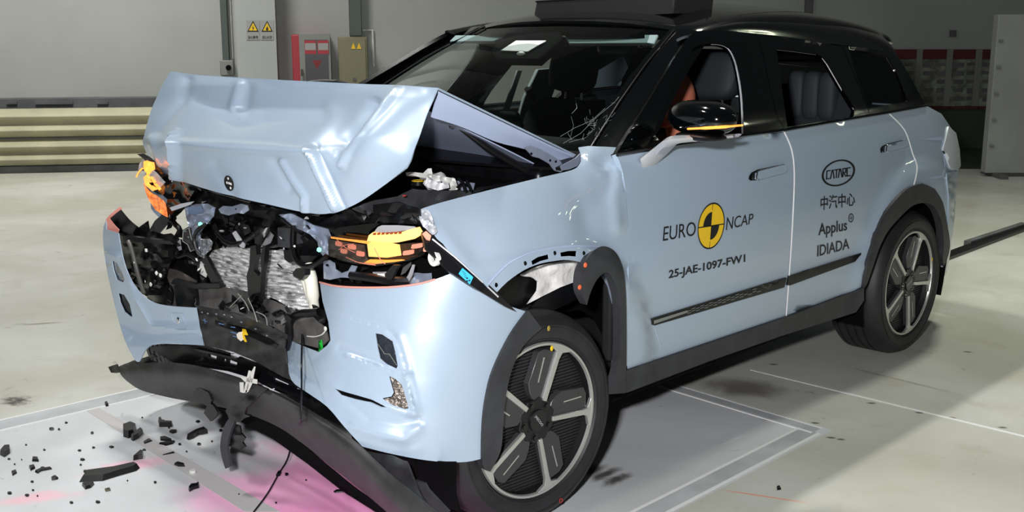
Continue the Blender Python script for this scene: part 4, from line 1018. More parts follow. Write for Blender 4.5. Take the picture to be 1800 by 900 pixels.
# inner face of the hood
rows = [[Vector((r[0].x-.02, yy*.9, r[0].z-.05-.01*k)) for yy in (-.7, -.3, 0, .3, .7)] for k, r in enumerate(rear)]
v, f = net(rows, 3); mk('hood_inner_panel', v, f, PAINTIN, hood, solid=.004)
# badge recess target on the hood
c = Vector((402.5, 322)); ex = Vector((8.3, 2)); ey = Vector((-1.5, -13.5)); BQ = [c-ex-ey, c+ex-ey, c+ex+ey, c-ex+ey]
hq = lambda a, b: X(a, b, .475+.004*0+.0)+Vector((.0, 0, 0))
def onhood(o=.004):
    from mathutils.bvhtree import BVHTree
    t = BVHTree.FromPolygons([tuple(p.co) for p in hood.data.vertices], [tuple(p.vertices) for p in hood.data.polygons])
    def f(a, b):
        d = pdir(a, b).normalized(); h = t.ray_cast(CAM, d)
        return (h[0] if h[0] else X(a, b, .47))-d*o
    return f
oh = onhood()
V, F = ringpoly(.5, .5, 0, .5, 28); badge = decal('badge_seat', V, F, BQ, oh, INK, hood)
for u, v_ in ((.47, .80), (.30, .5), (.52, .5), (.70, .48), (.62, .2)):
    V, F = ringpoly(u, v_, 0, .085, 12); decal('badge_hole', V, F, BQ, onhood(.0055), WHITEP, badge)

# ================================================================ ENGINE BAY AND WRECKED FRONT STRUCTURE
def fx(x, jig=0, sc_=.06, tx=0, ty=0):            # surface at a given forward distance, optionally crumpled / tilted per pixel
    return lambda a, b: X(a, b, x+jig*noise.noise(Vector((a*sc_, b*sc_, x*9)))+tx*(a-450)/100+ty*(b-450)/100)
def plate(name, poly, m, x, par=car, jig=0, st=9, solid=.004, sc_=.06, tx=0, ty=0, sharp=30):
    return panel(name, poly, fx(x, jig, sc_, tx, ty), m, par, st=st, solid=solid, sharp=sharp)
def pipe(name, pts, r, m, par=car, n=8, k=4):
    P = spline([X(a, b, x) for a, b, x in pts], k); return G().tube(P, r, n).mk(name, m, par)
# closed dark bay behind everything
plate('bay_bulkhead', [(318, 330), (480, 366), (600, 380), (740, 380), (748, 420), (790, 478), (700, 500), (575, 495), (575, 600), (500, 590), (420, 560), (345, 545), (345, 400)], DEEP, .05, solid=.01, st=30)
G().box((-.05, 0, .80), (.55, 1.30, .30)).mk('engine_cover', PLASTB, car, bevel=.03)
G().box((-.38, 0, .98), (.22, 1.36, .22)).mk('scuttle_box', PLASTB, car, bevel=.02)
G().box((.0, 0, .42), (.62, 1.0, .2)).mk('subframe', DEEP, car, bevel=.02)
plate('bay_firewall', [(640, 380), (690, 300), (740, 215), (770, 185), (900, 240), (1015, 280), (1000, 320), (860, 345), (740, 385)], PLASTB, -.42, st=30)
v, f = net([[Y(718, 345, .45), Y(800, 335, .50), Y(870, 325, .56), Y(975, 305, .60)], [Y(730, 300, .20), Y(800, 296, .22), Y(880, 290, .28), Y(960, 285, .35)], [Y(740, 258, .0), Y(810, 262, .05), Y(880, 270, .1), Y(960, 275, .2)]], 5); mk('bay_side_cover', v, f, PLASTB, car, solid=.01)
G().tube([Y(796, 208, .60), Y(806, 222, .60), Y(860, 262, .61), Y(925, 300, .62)], [.009, .009, .013, .014], 10).mk('gas_strut', SATIN, car)
G().tube([Y(793, 205, .60), Y(798, 222, .60)], .016, 10).mk('strut_mount', PLAST, car)
hg = panel('hood_hinge', [(922, 260), (932, 256), (950, 262), (975, 276), (986, 284), (992, 298), (986, 303), (975, 300), (966, 288), (948, 278), (936, 275), (930, 268)], yp(.71), METB, car, st=5, solid=.004)
for a, b in ((934, 270), (967, 282), (977, 284)): G().ellipsoid(Y(a, b, .713), (.004, .003, .004)).mk('hinge_hole', DEEP, hg)
panel('wing_channel', [(985, 292), (1012, 278), (1020, 270), (1022, 280), (1015, 292), (1000, 298), (988, 300)], yp(.735), METB, car, st=5, solid=.003)
# fluid reservoir and cap
G().tube([Y(735, 325, .50), Y(735, 319, .50)], .022, 20).mk('filler_cap', PLASTB, car)
V, F = ringpoly(.5, .5, .30, .36); cap_ = Y(735, 318.4, .50)
for r0, r1 in ((.30, .36), (.42, .47)):
    V, F = ringpoly(0, 0, r0*.045, r1*.045, 24); G().add([cap_+Vector((a, b, .002)) for a, b in V], F).mk('cap_ring', YEL, car, solid=.001)
panel('reservoir', [(722, 302), (760, 306), (800, 314), (806, 332), (795, 336), (780, 330), (765, 334), (750, 328), (748, 320), (757, 314), (740, 312), (724, 308)], lambda a, b: Y(a, b, .56+.02*noise.noise(Vector((a*.1, b*.1, 0)))), WHITEP, car, st=5, solid=.02)
panel('reservoir', [(750, 318), (762, 316), (770, 322), (788, 320), (790, 330), (770, 335), (752, 330)], lambda a, b: Y(a, b, .60+.015*noise.noise(Vector((a*.12, b*.1, 4)))), mat('milky_plastic', (225, 225, 228), .4), car, st=4, solid=.02)
panel('metal_bracket', [(804, 318), (835, 322), (832, 334), (812, 335)], yp(.60), METB, car, st=8, solid=.003)
for pts in ([(806, 314), (814, 322), (818, 336)], [(820, 318), (826, 330), (828, 336)], [(804, 330), (812, 322), (822, 326)]):
    G().tube([Y(a, b, .63) for a, b in pts], .005, 6).mk('brake_hose', PLASTB, car)
panel('slam_panel_cover', [(700, 345), (725, 332), (740, 334), (830, 336), (850, 334), (800, 350), (740, 366), (700, 372), (640, 376), (620, 366), (660, 352)], lambda a, b: Y(a, b, .58+.02*noise.noise(Vector((a*.05, b*.05, 0)))), PLAST, car, st=9, solid=.004)
panel('slam_panel_cover', [(600, 372), (640, 362), (700, 356), (738, 366), (742, 395), (690, 392), (640, 392), (600, 398), (580, 408), (560, 392)], lambda a, b: X(a, b, .36+.02*noise.noise(Vector((a*.05, b*.05, 0)))), PLASTB, car, st=8, solid=.004, sharp=20)
G().ellipsoid(Y(711, 344, .62), (.008, .004, .003)).mk('red_clip', REDD, car)
# upper tie bar remains
plate('upper_crossmember', [(300, 318), (345, 330), (420, 352), (500, 372), (570, 382), (582, 392), (578, 410), (500, 392), (420, 374), (345, 356), (305, 340)], PLASTB, .33, jig=.03, solid=.01)
plate('upper_crossmember', [(372, 372), (440, 372), (495, 380), (520, 395), (548, 418), (552, 470), (520, 452), (480, 430), (445, 436), (420, 432), (395, 442), (376, 440), (352, 420)], PLASTB, .30, jig=.05, solid=.006, sc_=.09)
plate('torn_bracket', [(325, 363), (345, 359), (365, 358), (378, 366), (376, 380), (362, 396), (352, 410), (352, 432), (362, 448), (356, 455), (345, 444), (336, 420), (332, 398), (327, 382)], METB, .38, jig=.03, sc_=.08, st=5)
plate('bracket_insert', [(330, 364), (352, 362), (356, 374), (340, 378), (331, 375)], mat('slate_blue', (92, 108, 134), .4), .40, st=5)
plate('torn_bracket', [(384, 368), (392, 362), (408, 363), (424, 358), (434, 361), (437, 370), (428, 376), (416, 374), (402, 379), (388, 375)], METB, .37, jig=.02, st=5)
for a, b in ((402, 369), (415, 368)): G().ellipsoid(X(a, b, .376), (.003, .004, .004)).mk('bolt_hole', DEEP, car)
for a, b in ((352, 394), (561, 439)): G().tube([X(a, b, .405), X(a, b, .42)], .008, 6).mk('green_nut', mat('green_zinc', (70, 170, 140), .4, .4), car)
plate('torn_bracket', [(490, 377), (512, 376), (530, 384), (556, 398), (575, 403), (580, 415), (577, 448), (568, 450), (560, 440), (558, 425), (545, 412), (528, 404), (510, 398), (500, 386)], METB, .40, jig=.035, sc_=.07, st=5)
plate('crumpled_end', [(352, 420), (366, 420), (374, 428), (370, 440), (362, 446), (358, 455), (350, 440)], FOIL, .42, jig=.03, sc_=.3, st=3)
plate('plastic_strip', [(298, 365), (318, 358), (340, 354), (334, 360), (320, 365), (302, 371)], mat('pale_strip', (170, 172, 176), .5), .42, st=5)
plate('pale_bracket', [(408, 410), (413, 406), (430, 430), (428, 436), (422, 434)], SILV, .42, st=4)
plate('pale_bracket', [(300, 440), (316, 420), (318, 440), (306, 452)], SILV, .36, jig=.01, st=4)
plate('pale_bracket', [(352, 460), (364, 474), (362, 488), (350, 480)], WHITEP, .37, jig=.02, st=4)
plate('black_box', [(488, 400), (512, 402), (516, 430), (508, 436), (488, 434)], PLAST, .41, solid=.04)
plate('black_box', [(446, 398), (474, 398), (490, 412), (486, 430), (466, 436), (448, 428)], PLASTB, .40, jig=.03, solid=.02)
plate('black_box', [(516, 398), (545, 412), (556, 430), (558, 450), (548, 460), (520, 462), (512, 440)], PLASTB, .37, jig=.02, solid=.02)
plate('triangular_gusset', [(458, 435), (474, 408), (480, 414), (474, 428)], mat('mid_grey_plastic', (110, 110, 112), .5), .43, st=4)
# radiator: bowed, crushed fins
def radf(a, b):
    u = (a-372)/183; x = .335+.035*math.sin(u*PI)*.8-.02*u+.012*noise.noise(Vector((a*.03, b*.03, 2)))
    return X(a, b, x+.0035*math.sin(b*1.35+a*.10+2.2*math.sin(a*.035)))
RADM = bpy.data.materials.new('crushed_fins'); RADM.use_nodes = True
nt = RADM.node_tree; b_ = nt.nodes['Principled BSDF']; b_.inputs['Metallic'].default_value = .3; b_.inputs['Roughness'].default_value = .4
tc = nt.nodes.new('ShaderNodeNewGeometry'); mp = nt.nodes.new('ShaderNodeMapping'); mp.inputs['Scale'].default_value = (1, 9, 60); mp.inputs['Rotation'].default_value = (.12, 0, 0)
no = nt.nodes.new('ShaderNodeTexNoise'); no.inputs['Scale'].default_value = 2.2; no.inputs['Detail'].default_value = 6; no.inputs['Distortion'].default_value = .5
cr_ = nt.nodes.new('ShaderNodeValToRGB'); cr_.color_ramp.elements[0].position = .36; cr_.color_ramp.elements[0].color = rgb(118, 118, 118); cr_.color_ramp.elements[1].position = .60; cr_.color_ramp.elements[1].color = rgb(238, 238, 236)
bp_ = nt.nodes.new('ShaderNodeBump'); bp_.inputs['Strength'].default_value = .7; bp_.inputs['Distance'].default_value = .006
for a, b in ((tc.outputs['Position'], mp.inputs[0]), (mp.outputs[0], no.inputs[0]), (no.outputs[0], cr_.inputs[0]), (cr_.outputs[0], b_.inputs['Base Color']), (no.outputs[0], bp_.inputs['Height']), (bp_.outputs[0], b_.inputs['Normal'])): nt.links.new(a, b)
panel('radiator', [(366, 452), (374, 440), (400, 434), (440, 436), (470, 438), (500, 442), (522, 454), (538, 470), (548, 500), (556, 530), (549, 550), (530, 546), (508, 540), (484, 526), (455, 517), (420, 510), (385, 502), (376, 480)], radf, RADM, car, st=3.2, solid=.01, sharp=15)
pipe('radiator_side_tank', [(538, 466, .40), (546, 490, .40), (550, 520, .395), (553, 546, .385)], [.022]*5+[.021]*4+[.017]*4, CREAM, k=4, n=14)
pipe('radiator_side_tank', [(530, 478, .395), (538, 505, .395), (545, 530, .39)], .010, mat('old_white', (205, 203, 190), .5), n=8)
# centre support bar with forked head
plate('centre_support', [(440, 433), (449, 431), (451, 448), (447, 462), (446, 476), (455, 486), (459, 476), (458, 450), (462, 431), (466, 432), (464, 460), (460, 480), (458, 500), (458, 527), (449, 530), (436, 520), (434, 492), (433, 486), (438, 468)], SATIN, .43, st=5, solid=.018)
plate('lower_support_clutter', [(438, 518), (455, 520), (466, 545), (448, 552), (440, 540)], PLASTB, .44, jig=.03, st=4, sc_=.2)
# left-hand diagonal stay and black clutter
plate('diagonal_stay', [(352, 452), (362, 450), (372, 470), (384, 492), (385, 500), (372, 498), (362, 478)], SATIN, .40, st=5, solid=.012)
plate('intake_shutter', [(344, 500), (385, 498), (386, 506), (345, 508), (300, 498), (306, 490)], SATIN, .42, st=6, solid=.02)
SLATE = mat('dusty_grey_plastic', (74, 72, 70), .6, var=.2, vscale=18)
plate('lower_duct', [(344, 500), (385, 503), (430, 512), (480, 528), (508, 542), (548, 555), (560, 566), (572, 575), (577, 598), (560, 612), (520, 602), (470, 580), (420, 560), (380, 546), (343, 541)], SLATE, .37, jig=.02, st=8, solid=.006, sc_=.03, ty=.05)
plate('brown_duct', [(292, 472), (308, 474), (330, 484), (345, 494), (345, 540), (312, 540), (300, 536), (302, 510), (293, 485)], mat('brownish_duct', (66, 60, 56), .6, var=.15), .40, jig=.015, st=7)
plate('dark_duct', [(306, 502), (332, 500), (345, 505), (346, 541), (310, 540)], PLASTB, .415, jig=.01, st=7, solid=.01)
# inner frame of the grille, right side of the car
plate('carrier_backing', [(208, 415), (300, 415), (345, 430), (345, 542), (290, 534), (250, 512), (222, 480)], DEEP, .33, st=14)  # dark sheet added to darken the gaps behind the carrier
plate('grille_carrier', [(208, 412), (240, 424), (262, 420), (300, 424), (310, 440), (296, 470), (294, 490), (302, 515), (300, 537), (270, 530), (245, 512), (228, 486), (214, 446)], PLASTB, .42, jig=.03, st=7, sc_=.07, solid=.01)
plate('grille_carrier', [(214, 414), (300, 424), (306, 430), (218, 424)], SATIN, .45, st=6, solid=.02)
plate('grille_carrier', [(246, 398), (260, 388), (262, 405), (286, 412), (300, 410), (312, 420), (300, 430), (240, 424), (234, 410)], PLASTB, .38, jig=.03, st=5)
plate('liner_band', [(258, 412), (272, 388), (288, 374), (302, 366), (318, 372), (302, 386), (290, 398), (278, 412), (272, 424)], PLAST, .22, st=6, solid=.006)
pipe('grille_rod', [(226, 424, .455), (232, 440, .46), (242, 480, .465), (253, 516, .47)], .0085, mat('grey_rod', (100, 98, 94), .45, .3))
for a, b in ((257, 440), (275, 480), (282, 484), (265, 500), (212, 398+40), (214, 452), (211, 425)): G().box(X(a, b, .47), (.006, .013, .013), Matrix.Rotation(a*.3, 3, 'X')).mk('white_clip', WHITEP, car, bevel=.002)
pipe('cooling_hose', [(300, 376, .36), (306, 392, .38), (316, 404, .39), (308, 420, .38), (296, 440, .38), (292, 456, .37)], .010, PLASTB)
pipe('wiring_loom', [(362, 394, .42), (348, 404, .44), (341, 418, .44), (344, 436, .44), (352, 446, .43)], .007, SATIN)
pipe('wiring_loom', [(300, 440, .40), (312, 452, .41), (330, 448, .41), (345, 458, .41)], .006, SATIN)
pipe('wiring_loom', [(380, 408, .41), (395, 424, .42), (412, 430, .42), (436, 420, .41), (450, 410, .41)], .008, PLASTB)
pipe('wiring_loom', [(515, 396, .44), (514, 430, .45), (520, 456, .46), (536, 468, .46), (556, 464, .46), (574, 450, .45)], .008, PLASTB)
pipe('wiring_loom', [(496, 384, .43), (510, 396, .44), (526, 408, .44)], .0045, SATIN)
plate('sensor_block', [(520, 472), (536, 472), (536, 484), (530, 492), (516, 486), (514, 480)], SATIN, .44, st=4, solid=.02)
plate('plug_block', [(498, 440), (516, 438), (520, 458), (508, 462), (500, 456)], PLASTB, .42, st=4, solid=.02)
plate('foil_piece', [(322, 405), (334, 400), (338, 420), (346, 440), (334, 442), (330, 430), (321, 424)], mat('cut_edge_sheet', (40, 41, 43), .3), .41, jig=.03, st=4)
pipe('torn_seal', [(322, 405, .43), (332, 401, .43), (336, 418, .43), (344, 438, .43), (335, 442, .43), (330, 430, .43), (321, 424, .43), (322, 405, .43)], .0018, GREY, n=5, k=1)
# crumpled black plastic cluster, shards and bright clips scattered through the bay
random.seed(21)
def shard_at(g, a, b, x, s, asp=.5):
    th = random.uniform(0, 2*PI); n = random.randint(4, 6); c = X(a, b, x)
    ax = Vector((random.gauss(0, .6), math.cos(th), math.sin(th))).normalized(); bx = ax.orthogonal().normalized(); bx = (bx*math.cos(th)+ax.cross(bx)*math.sin(th))
    pts = []
    for i in range(n):
        q = 2*PI*i/n+random.uniform(-.3, .3); r = s*random.uniform(.55, 1.1); pts.append(c+ax*r*math.cos(q)+bx*r*asp*math.sin(q))
    nn = ax.cross(bx).normalized()
    return g.prism(pts, nn*random.uniform(.002, .006))
for (x0, y0, x1, y1, x, cnt, s0, s1, m_, nm) in ((382, 524, 428, 546, .455, 9, .018, .034, PLASTB, 'crumpled_flap'), (436, 540, 500, 566, .47, 10, .014, .028, PLASTB, 'crumpled_flap'),
        (375, 378, 445, 430, .36, 14, .02, .04, PLASTB, 'broken_trim'), (345, 455, 375, 488, .36, 7, .012, .026, PLASTB, 'broken_trim'), (225, 430, 300, 520, .44, 9, .016, .032, PLASTB, 'broken_trim'),
        (480, 396, 545, 470, .385, 8, .02, .036, PLASTB, 'broken_trim'), (300, 425, 345, 470, .35, 7, .02, .036, PLASTB, 'broken_trim'), (590, 460, 740, 492, .33, 12, .016, .034, PLASTB, 'broken_trim'),
        (470, 540, 508, 590, .47, 5, .012, .02, SATIN, 'broken_trim'), (640, 372, 740, 392, .40, 7, .012, .026, PLASTB, 'broken_trim'), (290, 380, 340, 420, .33, 5, .02, .034, PLASTB, 'broken_trim')):
    for i in range(cnt): shard_at(G(), random.uniform(x0, x1), random.uniform(y0, y1), x+random.uniform(-.012, .012), random.uniform(s0, s1), random.uniform(.3, .8)).mk(nm, m_, car)
for i in range(12):
    a, b = random.choice([(random.uniform(335, 372), random.uniform(455, 485)), (random.uniform(385, 445), random.uniform(385, 428)), (random.uniform(235, 296), random.uniform(435, 520)), (random.uniform(480, 545), random.uniform(385, 465))])
    shard_at(G(), a, b, .475, random.uniform(.004, .009), random.uniform(.3, .9)).mk('bright_fragment', random.choice([SILV, WHITEP, GREY]), car)
for pl in ([(418, 516), (430, 530), (438, 546)], [(424, 520), (410, 534), (404, 540)], [(436, 524), (446, 546), (452, 566)], [(450, 548), (466, 556), (470, 572)]):
    pipe('loose_wire', [(a, b, .485) for a, b in pl], .0018, GREY, n=5)
# number-plate panel in the centre of the bumper
NP = [(343, 539), (352, 540), (380, 543), (410, 550), (440, 560), (475, 574), (503, 590), (500, 612), (504, 640), (511, 668), (500, 664), (466, 645), (437, 629), (405, 616), (372, 610), (359, 607)]
def npf(a, b):
    x = .49+.012*math.sin((b-560)*.09+(a-343)*.028); x += -.02*math.exp(-((b-(548+(a-343)*.30))/7)**2)+.004*noise.noise(Vector((a*.05, b*.05, 7)))
    return X(a, b, x)
np_ = panel('number_plate_panel', NP, npf, mat('worn_black_plastic', (44, 43, 42), .5, var=.18, vscale=22), car, st=6, solid=.006, sharp=30)
for a, b in ((356, 549), (366, 551), (381, 552), (408, 557), (395, 553), (425, 566), (450, 578), (470, 590)): G().ellipsoid(npf(a, b)+Vector((.002, 0, 0)), (.003, .006, .003)).mk('panel_slot', mat('slot_edge', (110, 116, 126), .4), np_)
panel('panel_ridge', [(380, 562), (440, 578), (480, 596), (490, 606), (486, 612), (440, 590), (380, 570)], lambda a, b: npf(a, b)+Vector((.004, 0, 0)), PLASTB, np_, st=6, solid=.004)
mk_ = [(430, 577), (436, 578), (440, 588), (433, 588), (438, 600), (434, 600), (429, 590)]
panel('marker_yellow', mk_, lambda a, b: npf(a, b)+Vector((.009, 0, 0)), YEL, np_, st=5, solid=.001)
panel('marker_white', [(420, 587), (424, 583), (431, 582), (430, 588), (432, 596), (428, 599), (422, 594)], lambda a, b: npf(a, b)+Vector((.010, 0, 0)), mat('ivory', (226, 214, 196), .6), np_, st=5, solid=.001)
for p_ in ([(359, 562), (366, 565)], [(362, 560), (363, 568)], [(387, 568), (396, 570)], [(408, 583), (419, 586)], [(408, 574), (416, 575)], [(412, 590), (419, 592)]):
    G().tube([npf(a, b)+Vector((.005, 0, 0)) for a, b in p_], .0013, 4).mk('chalk_mark', mat('blue_chalk', (96, 130, 180), .7), np_)
# ECU with green label, hoses round it
ecu = plate('control_unit', [(527, 590), (540, 584), (555, 584), (570, 588), (575, 600), (562, 619), (544, 610), (530, 604)], PLASTB, .42, st=6, solid=.04)
plate('green_label', [(559.5, 600), (565.5, 597), (567.5, 612), (560, 618)], GREENL, .452, ecu, st=5, solid=.001)
pipe('cooling_hose', [(503, 612, .47), (508, 590, .47), (508, 570, .465), (516, 557, .46), (530, 551, .455), (545, 550, .45), (560, 548, .44)], [.013]*25, PLASTB)
plate('hose_clip', [(497, 550), (504, 553), (512, 560), (510, 570), (502, 562)], PLASTB, .48, st=4, solid=.01)
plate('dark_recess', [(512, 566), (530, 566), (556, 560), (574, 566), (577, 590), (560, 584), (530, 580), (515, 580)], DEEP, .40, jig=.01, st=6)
plate('black_latch', [(548, 535), (558, 540), (570, 548), (572, 566), (566, 572), (556, 566), (552, 552)], SATIN, .43, jig=.02, st=4, solid=.01)
pipe('white_strap', [(536, 590, .44), (552, 592, .445), (566, 588, .45), (573, 580, .445)], .0022, TAPE, n=5)
G().ellipsoid(X(572, 578, .447), (.004, .007, .008)).mk('strap_buckle', WHITEP, car)
# ---------- lower grille and undertray
def lgf(a, b): return X(a, b, .46+.01*noise.noise(Vector((a*.03, b*.03, 9)))-.0002*(a-400))
LG = [(262, 612), (300, 606), (358, 608), (372, 613), (405, 621), (440, 635), (470, 647), (511, 669), (540, 690), (575, 716), (606, 752), (560, 730), (530, 712), (500, 694), (470, 680), (440, 664), (400, 652), (350, 645), (310, 640)]
LH = [[(366, 622), (381, 626), (380, 632), (367, 627)], [(401, 620), (420, 626), (419, 630), (402, 624)], [(391, 630), (397, 631), (397, 637), (391, 634)], [(401, 631), (417, 637), (416, 643), (400, 638)], [(391, 644), (399, 646), (400, 649), (391, 647)], [(402, 648), (413, 652), (413, 655), (402, 651)],
      [(480, 662), (507, 674), (507, 679), (480, 668)], [(477, 679), (506, 691), (505, 694), (478, 684)], [(518, 678), (530, 684), (530, 688), (518, 683)]]
lg = panel('lower_grille', LG, lgf, PLASTB, car, holes=LH, st=6, solid=.01)
panel('grille_backing', [(350, 604), (440, 620), (545, 672), (545, 708), (440, 674), (350, 655)], lambda a, b: X(a, b, .449-.0002*(a-400)), mat('bright_undershield', (225, 225, 228), .5), lg, st=10, solid=.002)
for q in (([(346, 611), (420, 628), (421, 631), (346, 615)]), ([(350, 634), (416, 646), (416, 648), (350, 638)]), ([(475, 652), (560, 692), (560, 695), (475, 656)]), ([(475, 672), (545, 700), (545, 703), (475, 676)])):
    panel('grille_bar', q, lambda a, b: lgf(a, b)+Vector((.012, 0, 0)), SATIN, lg, st=6, solid=.01)
# white tape cross
for q in ([(421, 662), (452, 667), (452, 675), (446, 674), (440, 673), (430, 671)], [(437, 651), (441, 652), (440, 672), (433, 691), (428, 690), (432, 671)], [(447, 644), (449, 645), (446, 660), (443, 675), (436, 689), (431, 691), (436, 671), (441, 655)], [(421, 672), (428, 672), (428, 691), (422, 689)]):
    panel('tape_strip', q, lambda a, b: X(a, b, .585), TAPE, lg, st=5, solid=.0008)
# undertray / air dam torn off at the right end, dragging on the floor at the left end
UR = [
 [(216, 649), (240, 641), (290, 638), (345, 644), (431, 670), (490, 696), (550, 727), (620, 772), (680, 826), (735, 872), (790, 915)],
 [(214, 656), (244, 655), (300, 660), (370, 668), (440, 684), (500, 710), (555, 745), (612, 792), (668, 850), (716, 900), (750, 940)],
 [(225, 668), (250, 684), (300, 697), (360, 708), (425, 722), (485, 745), (532, 776), (590, 822), (640, 862), (690, 905), (725, 945)],
]
ux = [(.50, .51, .53, .54, .545, .54, .54, .545, .55, .56, .57), (.515, .53, .55, .56, .565, .56, .555, .56, .565, .57, .575), (.50, .50, .50, .505, .51, .50, .50, .50, .51, .52, .53)]
rows = [[X(a, b, x) for (a, b), x in zip(r, xs)] for r, xs in zip(UR, ux)]
for r in rows:
    for p in r: p.z = max(p.z, .006)
v, f = net(rows, 6); ut = mk('undertray', v, f, mat('scuffed_dark_plastic', (43, 43, 43), .5, var=.2, vscale=12), car, solid=.006)
tag(ut, 'scuffed front undertray torn loose and dragging on the floor')
panel('undertray_lip', [(190, 645), (205, 640), (207, 645), (232, 635), (262, 626), (268, 622), (276, 628), (262, 632), (285, 640), (262, 650), (225, 652), (205, 656), (195, 655)], lambda a, b: X(a, b, .49+.01*noise.noise(Vector((a*.1, b*.1, 3)))), SHARD, ut, st=5, solid=.005)
panel('undertray_lip', [(275, 612), (320, 610), (350, 622), (372, 640), (360, 648), (318, 646), (300, 634), (285, 622)], lambda a, b: X(a, b, .47+.015*noise.noise(Vector((a*.06, b*.06, 3)))), PLASTB, ut, st=5, solid=.005)
panel('undertray_underside', [(380, 716), (440, 728), (500, 754), (560, 806), (620, 855), (690, 905), (660, 900), (600, 862), (540, 815), (480, 772), (430, 745)], lambda a, b: X(a, b, .42), DEEP, ut, st=12, solid=.004)
# lower inner pieces near the front wheel
panel('lower_deflector', [(632, 790), (660, 796), (690, 800), (715, 812), (725, 840), (745, 880), (760, 905), (735, 905), (700, 865), (668, 830), (640, 806)], lambda a, b: X(a, b, .50+.03*noise.noise(Vector((a*.03, b*.03, 3)))), PLAST, car, st=8, solid=.006)
panel('lower_deflector', [(708, 838), (745, 850), (752, 862), (788, 900), (760, 902), (738, 880), (716, 858)], lambda a, b: X(a, b, .46), PLAST, car, st=8, solid=.01)
panel('inner_arch_sheet', [(715, 806), (780, 812), (800, 812), (800, 870), (808, 900), (760, 885), (730, 855)], lambda a, b: X(a, b, .40), DEEP, car, st=10, solid=.006)
# hanging pieces
panel('hanging_bracket', [(450, 676), (470, 684), (446, 704), (432, 718), (430, 728), (440, 732), (426, 736), (418, 742), (404, 738), (396, 722), (400, 716), (418, 710), (436, 690)], lambda a, b: X(a, b, .575+.008*noise.noise(Vector((a*.07, b*.07, 3)))), SHARD, ut, st=5, solid=.008, sharp=20)
panel('hanging_blade', crv([(404, 734), (396, 745), (390, 762), (387, 785), (390, 805), (396, 824)], 3)+[(405, 819)]+crv([(402, 806), (399, 790), (402, 768), (412, 742)], 3), lambda a, b: X(a, b, .575), PLAST, ut, st=5, solid=.01)
panel('hanging_bracket', [(411, 745), (421, 748), (423, 760), (431, 770), (426, 778), (431, 784), (424, 790), (402, 784), (404, 766)], lambda a, b: X(a, b, .565+.01*noise.noise(Vector((a*.1, b*.1, 3)))), SHARD, ut, st=5, solid=.006)
panel('hanging_bracket', [(340, 688), (352, 682), (366, 690), (372, 704), (368, 716), (360, 712), (350, 704), (340, 697)], lambda a, b: X(a, b, .55), SHARD, ut, st=5, solid=.01)
panel('hanging_bracket', [(366, 708), (374, 712), (382, 724), (380, 732), (370, 741), (358, 726)], lambda a, b: X(a, b, .55), SHARD, ut, st=5, solid=.01)

# ================================================================ HEADLAMPS
hl = plate('headlamp', [(574, 414), (584, 405), (600, 399), (640, 394), (662, 392), (668, 393), (650, 406), (645, 420), (648, 427), (700, 430), (745, 424), (752, 436), (745, 448), (722, 458), (690, 464), (660, 468), (625, 464), (590, 456), (578, 450)], BLACKG, .44, tx=-.035, st=7, solid=.05)
def hlf(o=0, tx=-.035): return lambda a, b: X(a, b, .445+o+tx*(a-450)/100)
def hp(name, poly, m, o=.004, par=hl, st=6, solid=.002): return panel(name, poly, hlf(o), m, par, st=st, solid=solid)
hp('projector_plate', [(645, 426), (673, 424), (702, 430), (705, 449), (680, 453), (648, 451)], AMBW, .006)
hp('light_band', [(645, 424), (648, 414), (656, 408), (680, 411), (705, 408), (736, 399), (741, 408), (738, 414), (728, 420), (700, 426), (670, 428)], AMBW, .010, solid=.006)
hp('reflector_top', [(658, 407), (664, 399), (671, 396), (700, 396), (728, 398), (735, 402), (700, 407), (676, 410)], SILV, .008)
for i in range(7): hp('light_tooth', [(656+i*7.5, 409.5-.35*i), (661+i*7.5, 409-.35*i), (660+i*7.5, 413-.35*i), (655+i*7.5, 413.5-.35*i)], mat('burnt_amber', (150, 62, 30), .4) if i == 0 else MATS['burnt_amber'], .018)
for (x0, y0) in ((589, 424), (611, 429), (626, 441), (598, 437), (723, 430), (744, 435), (708, 441.5)):
    w_, h_ = ((11, 7.5) if x0 < 600 else (13.5, 8)) if x0 < 700 else (18.5, 7.5); sl = .16 if x0 < 700 else -.14
    q = crv([(x0+1, y0), (x0+w_-1, y0+sl*w_), (x0+w_, y0+h_*.5+sl*w_), (x0+w_-1, y0+h_+sl*w_), (x0+1, y0+h_), (x0, y0+h_*.5)], 2)
    hp('reflector_cell', q, AMBD, .008, st=3, solid=.004)
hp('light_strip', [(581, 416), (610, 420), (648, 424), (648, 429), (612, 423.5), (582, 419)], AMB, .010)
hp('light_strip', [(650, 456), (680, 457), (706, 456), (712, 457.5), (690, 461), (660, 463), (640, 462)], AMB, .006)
hp('inner_bezel', [(577, 420), (590, 423), (640, 431), (644, 452), (650, 462), (615, 460), (585, 452), (577, 444)], mat('smoked_bezel', (96, 88, 80), .25, .3, .5, var=.3, vscale=40), .003)
for pl in ([(592, 421), (608, 436), (624, 444)], [(596, 439), (606, 431), (622, 429)], [(658, 436), (668, 455), (677, 464)], [(624, 460), (650, 464), (677, 462)], [(608, 452), (632, 462), (660, 466)]):
    P = [hlf(.016)(a, b) for a, b in pl]; G().tube(spline(P, 4), .0012, 5).mk('cracked_lens_edge', AMBD, hl)
panel('lamp_lens', [(574, 414), (600, 415), (645, 422), (700, 428), (742, 426), (745, 440), (722, 456), (690, 464), (660, 468), (625, 464), (590, 456), (577, 450)], hlf(.024), LENS, hl, st=8, solid=0)
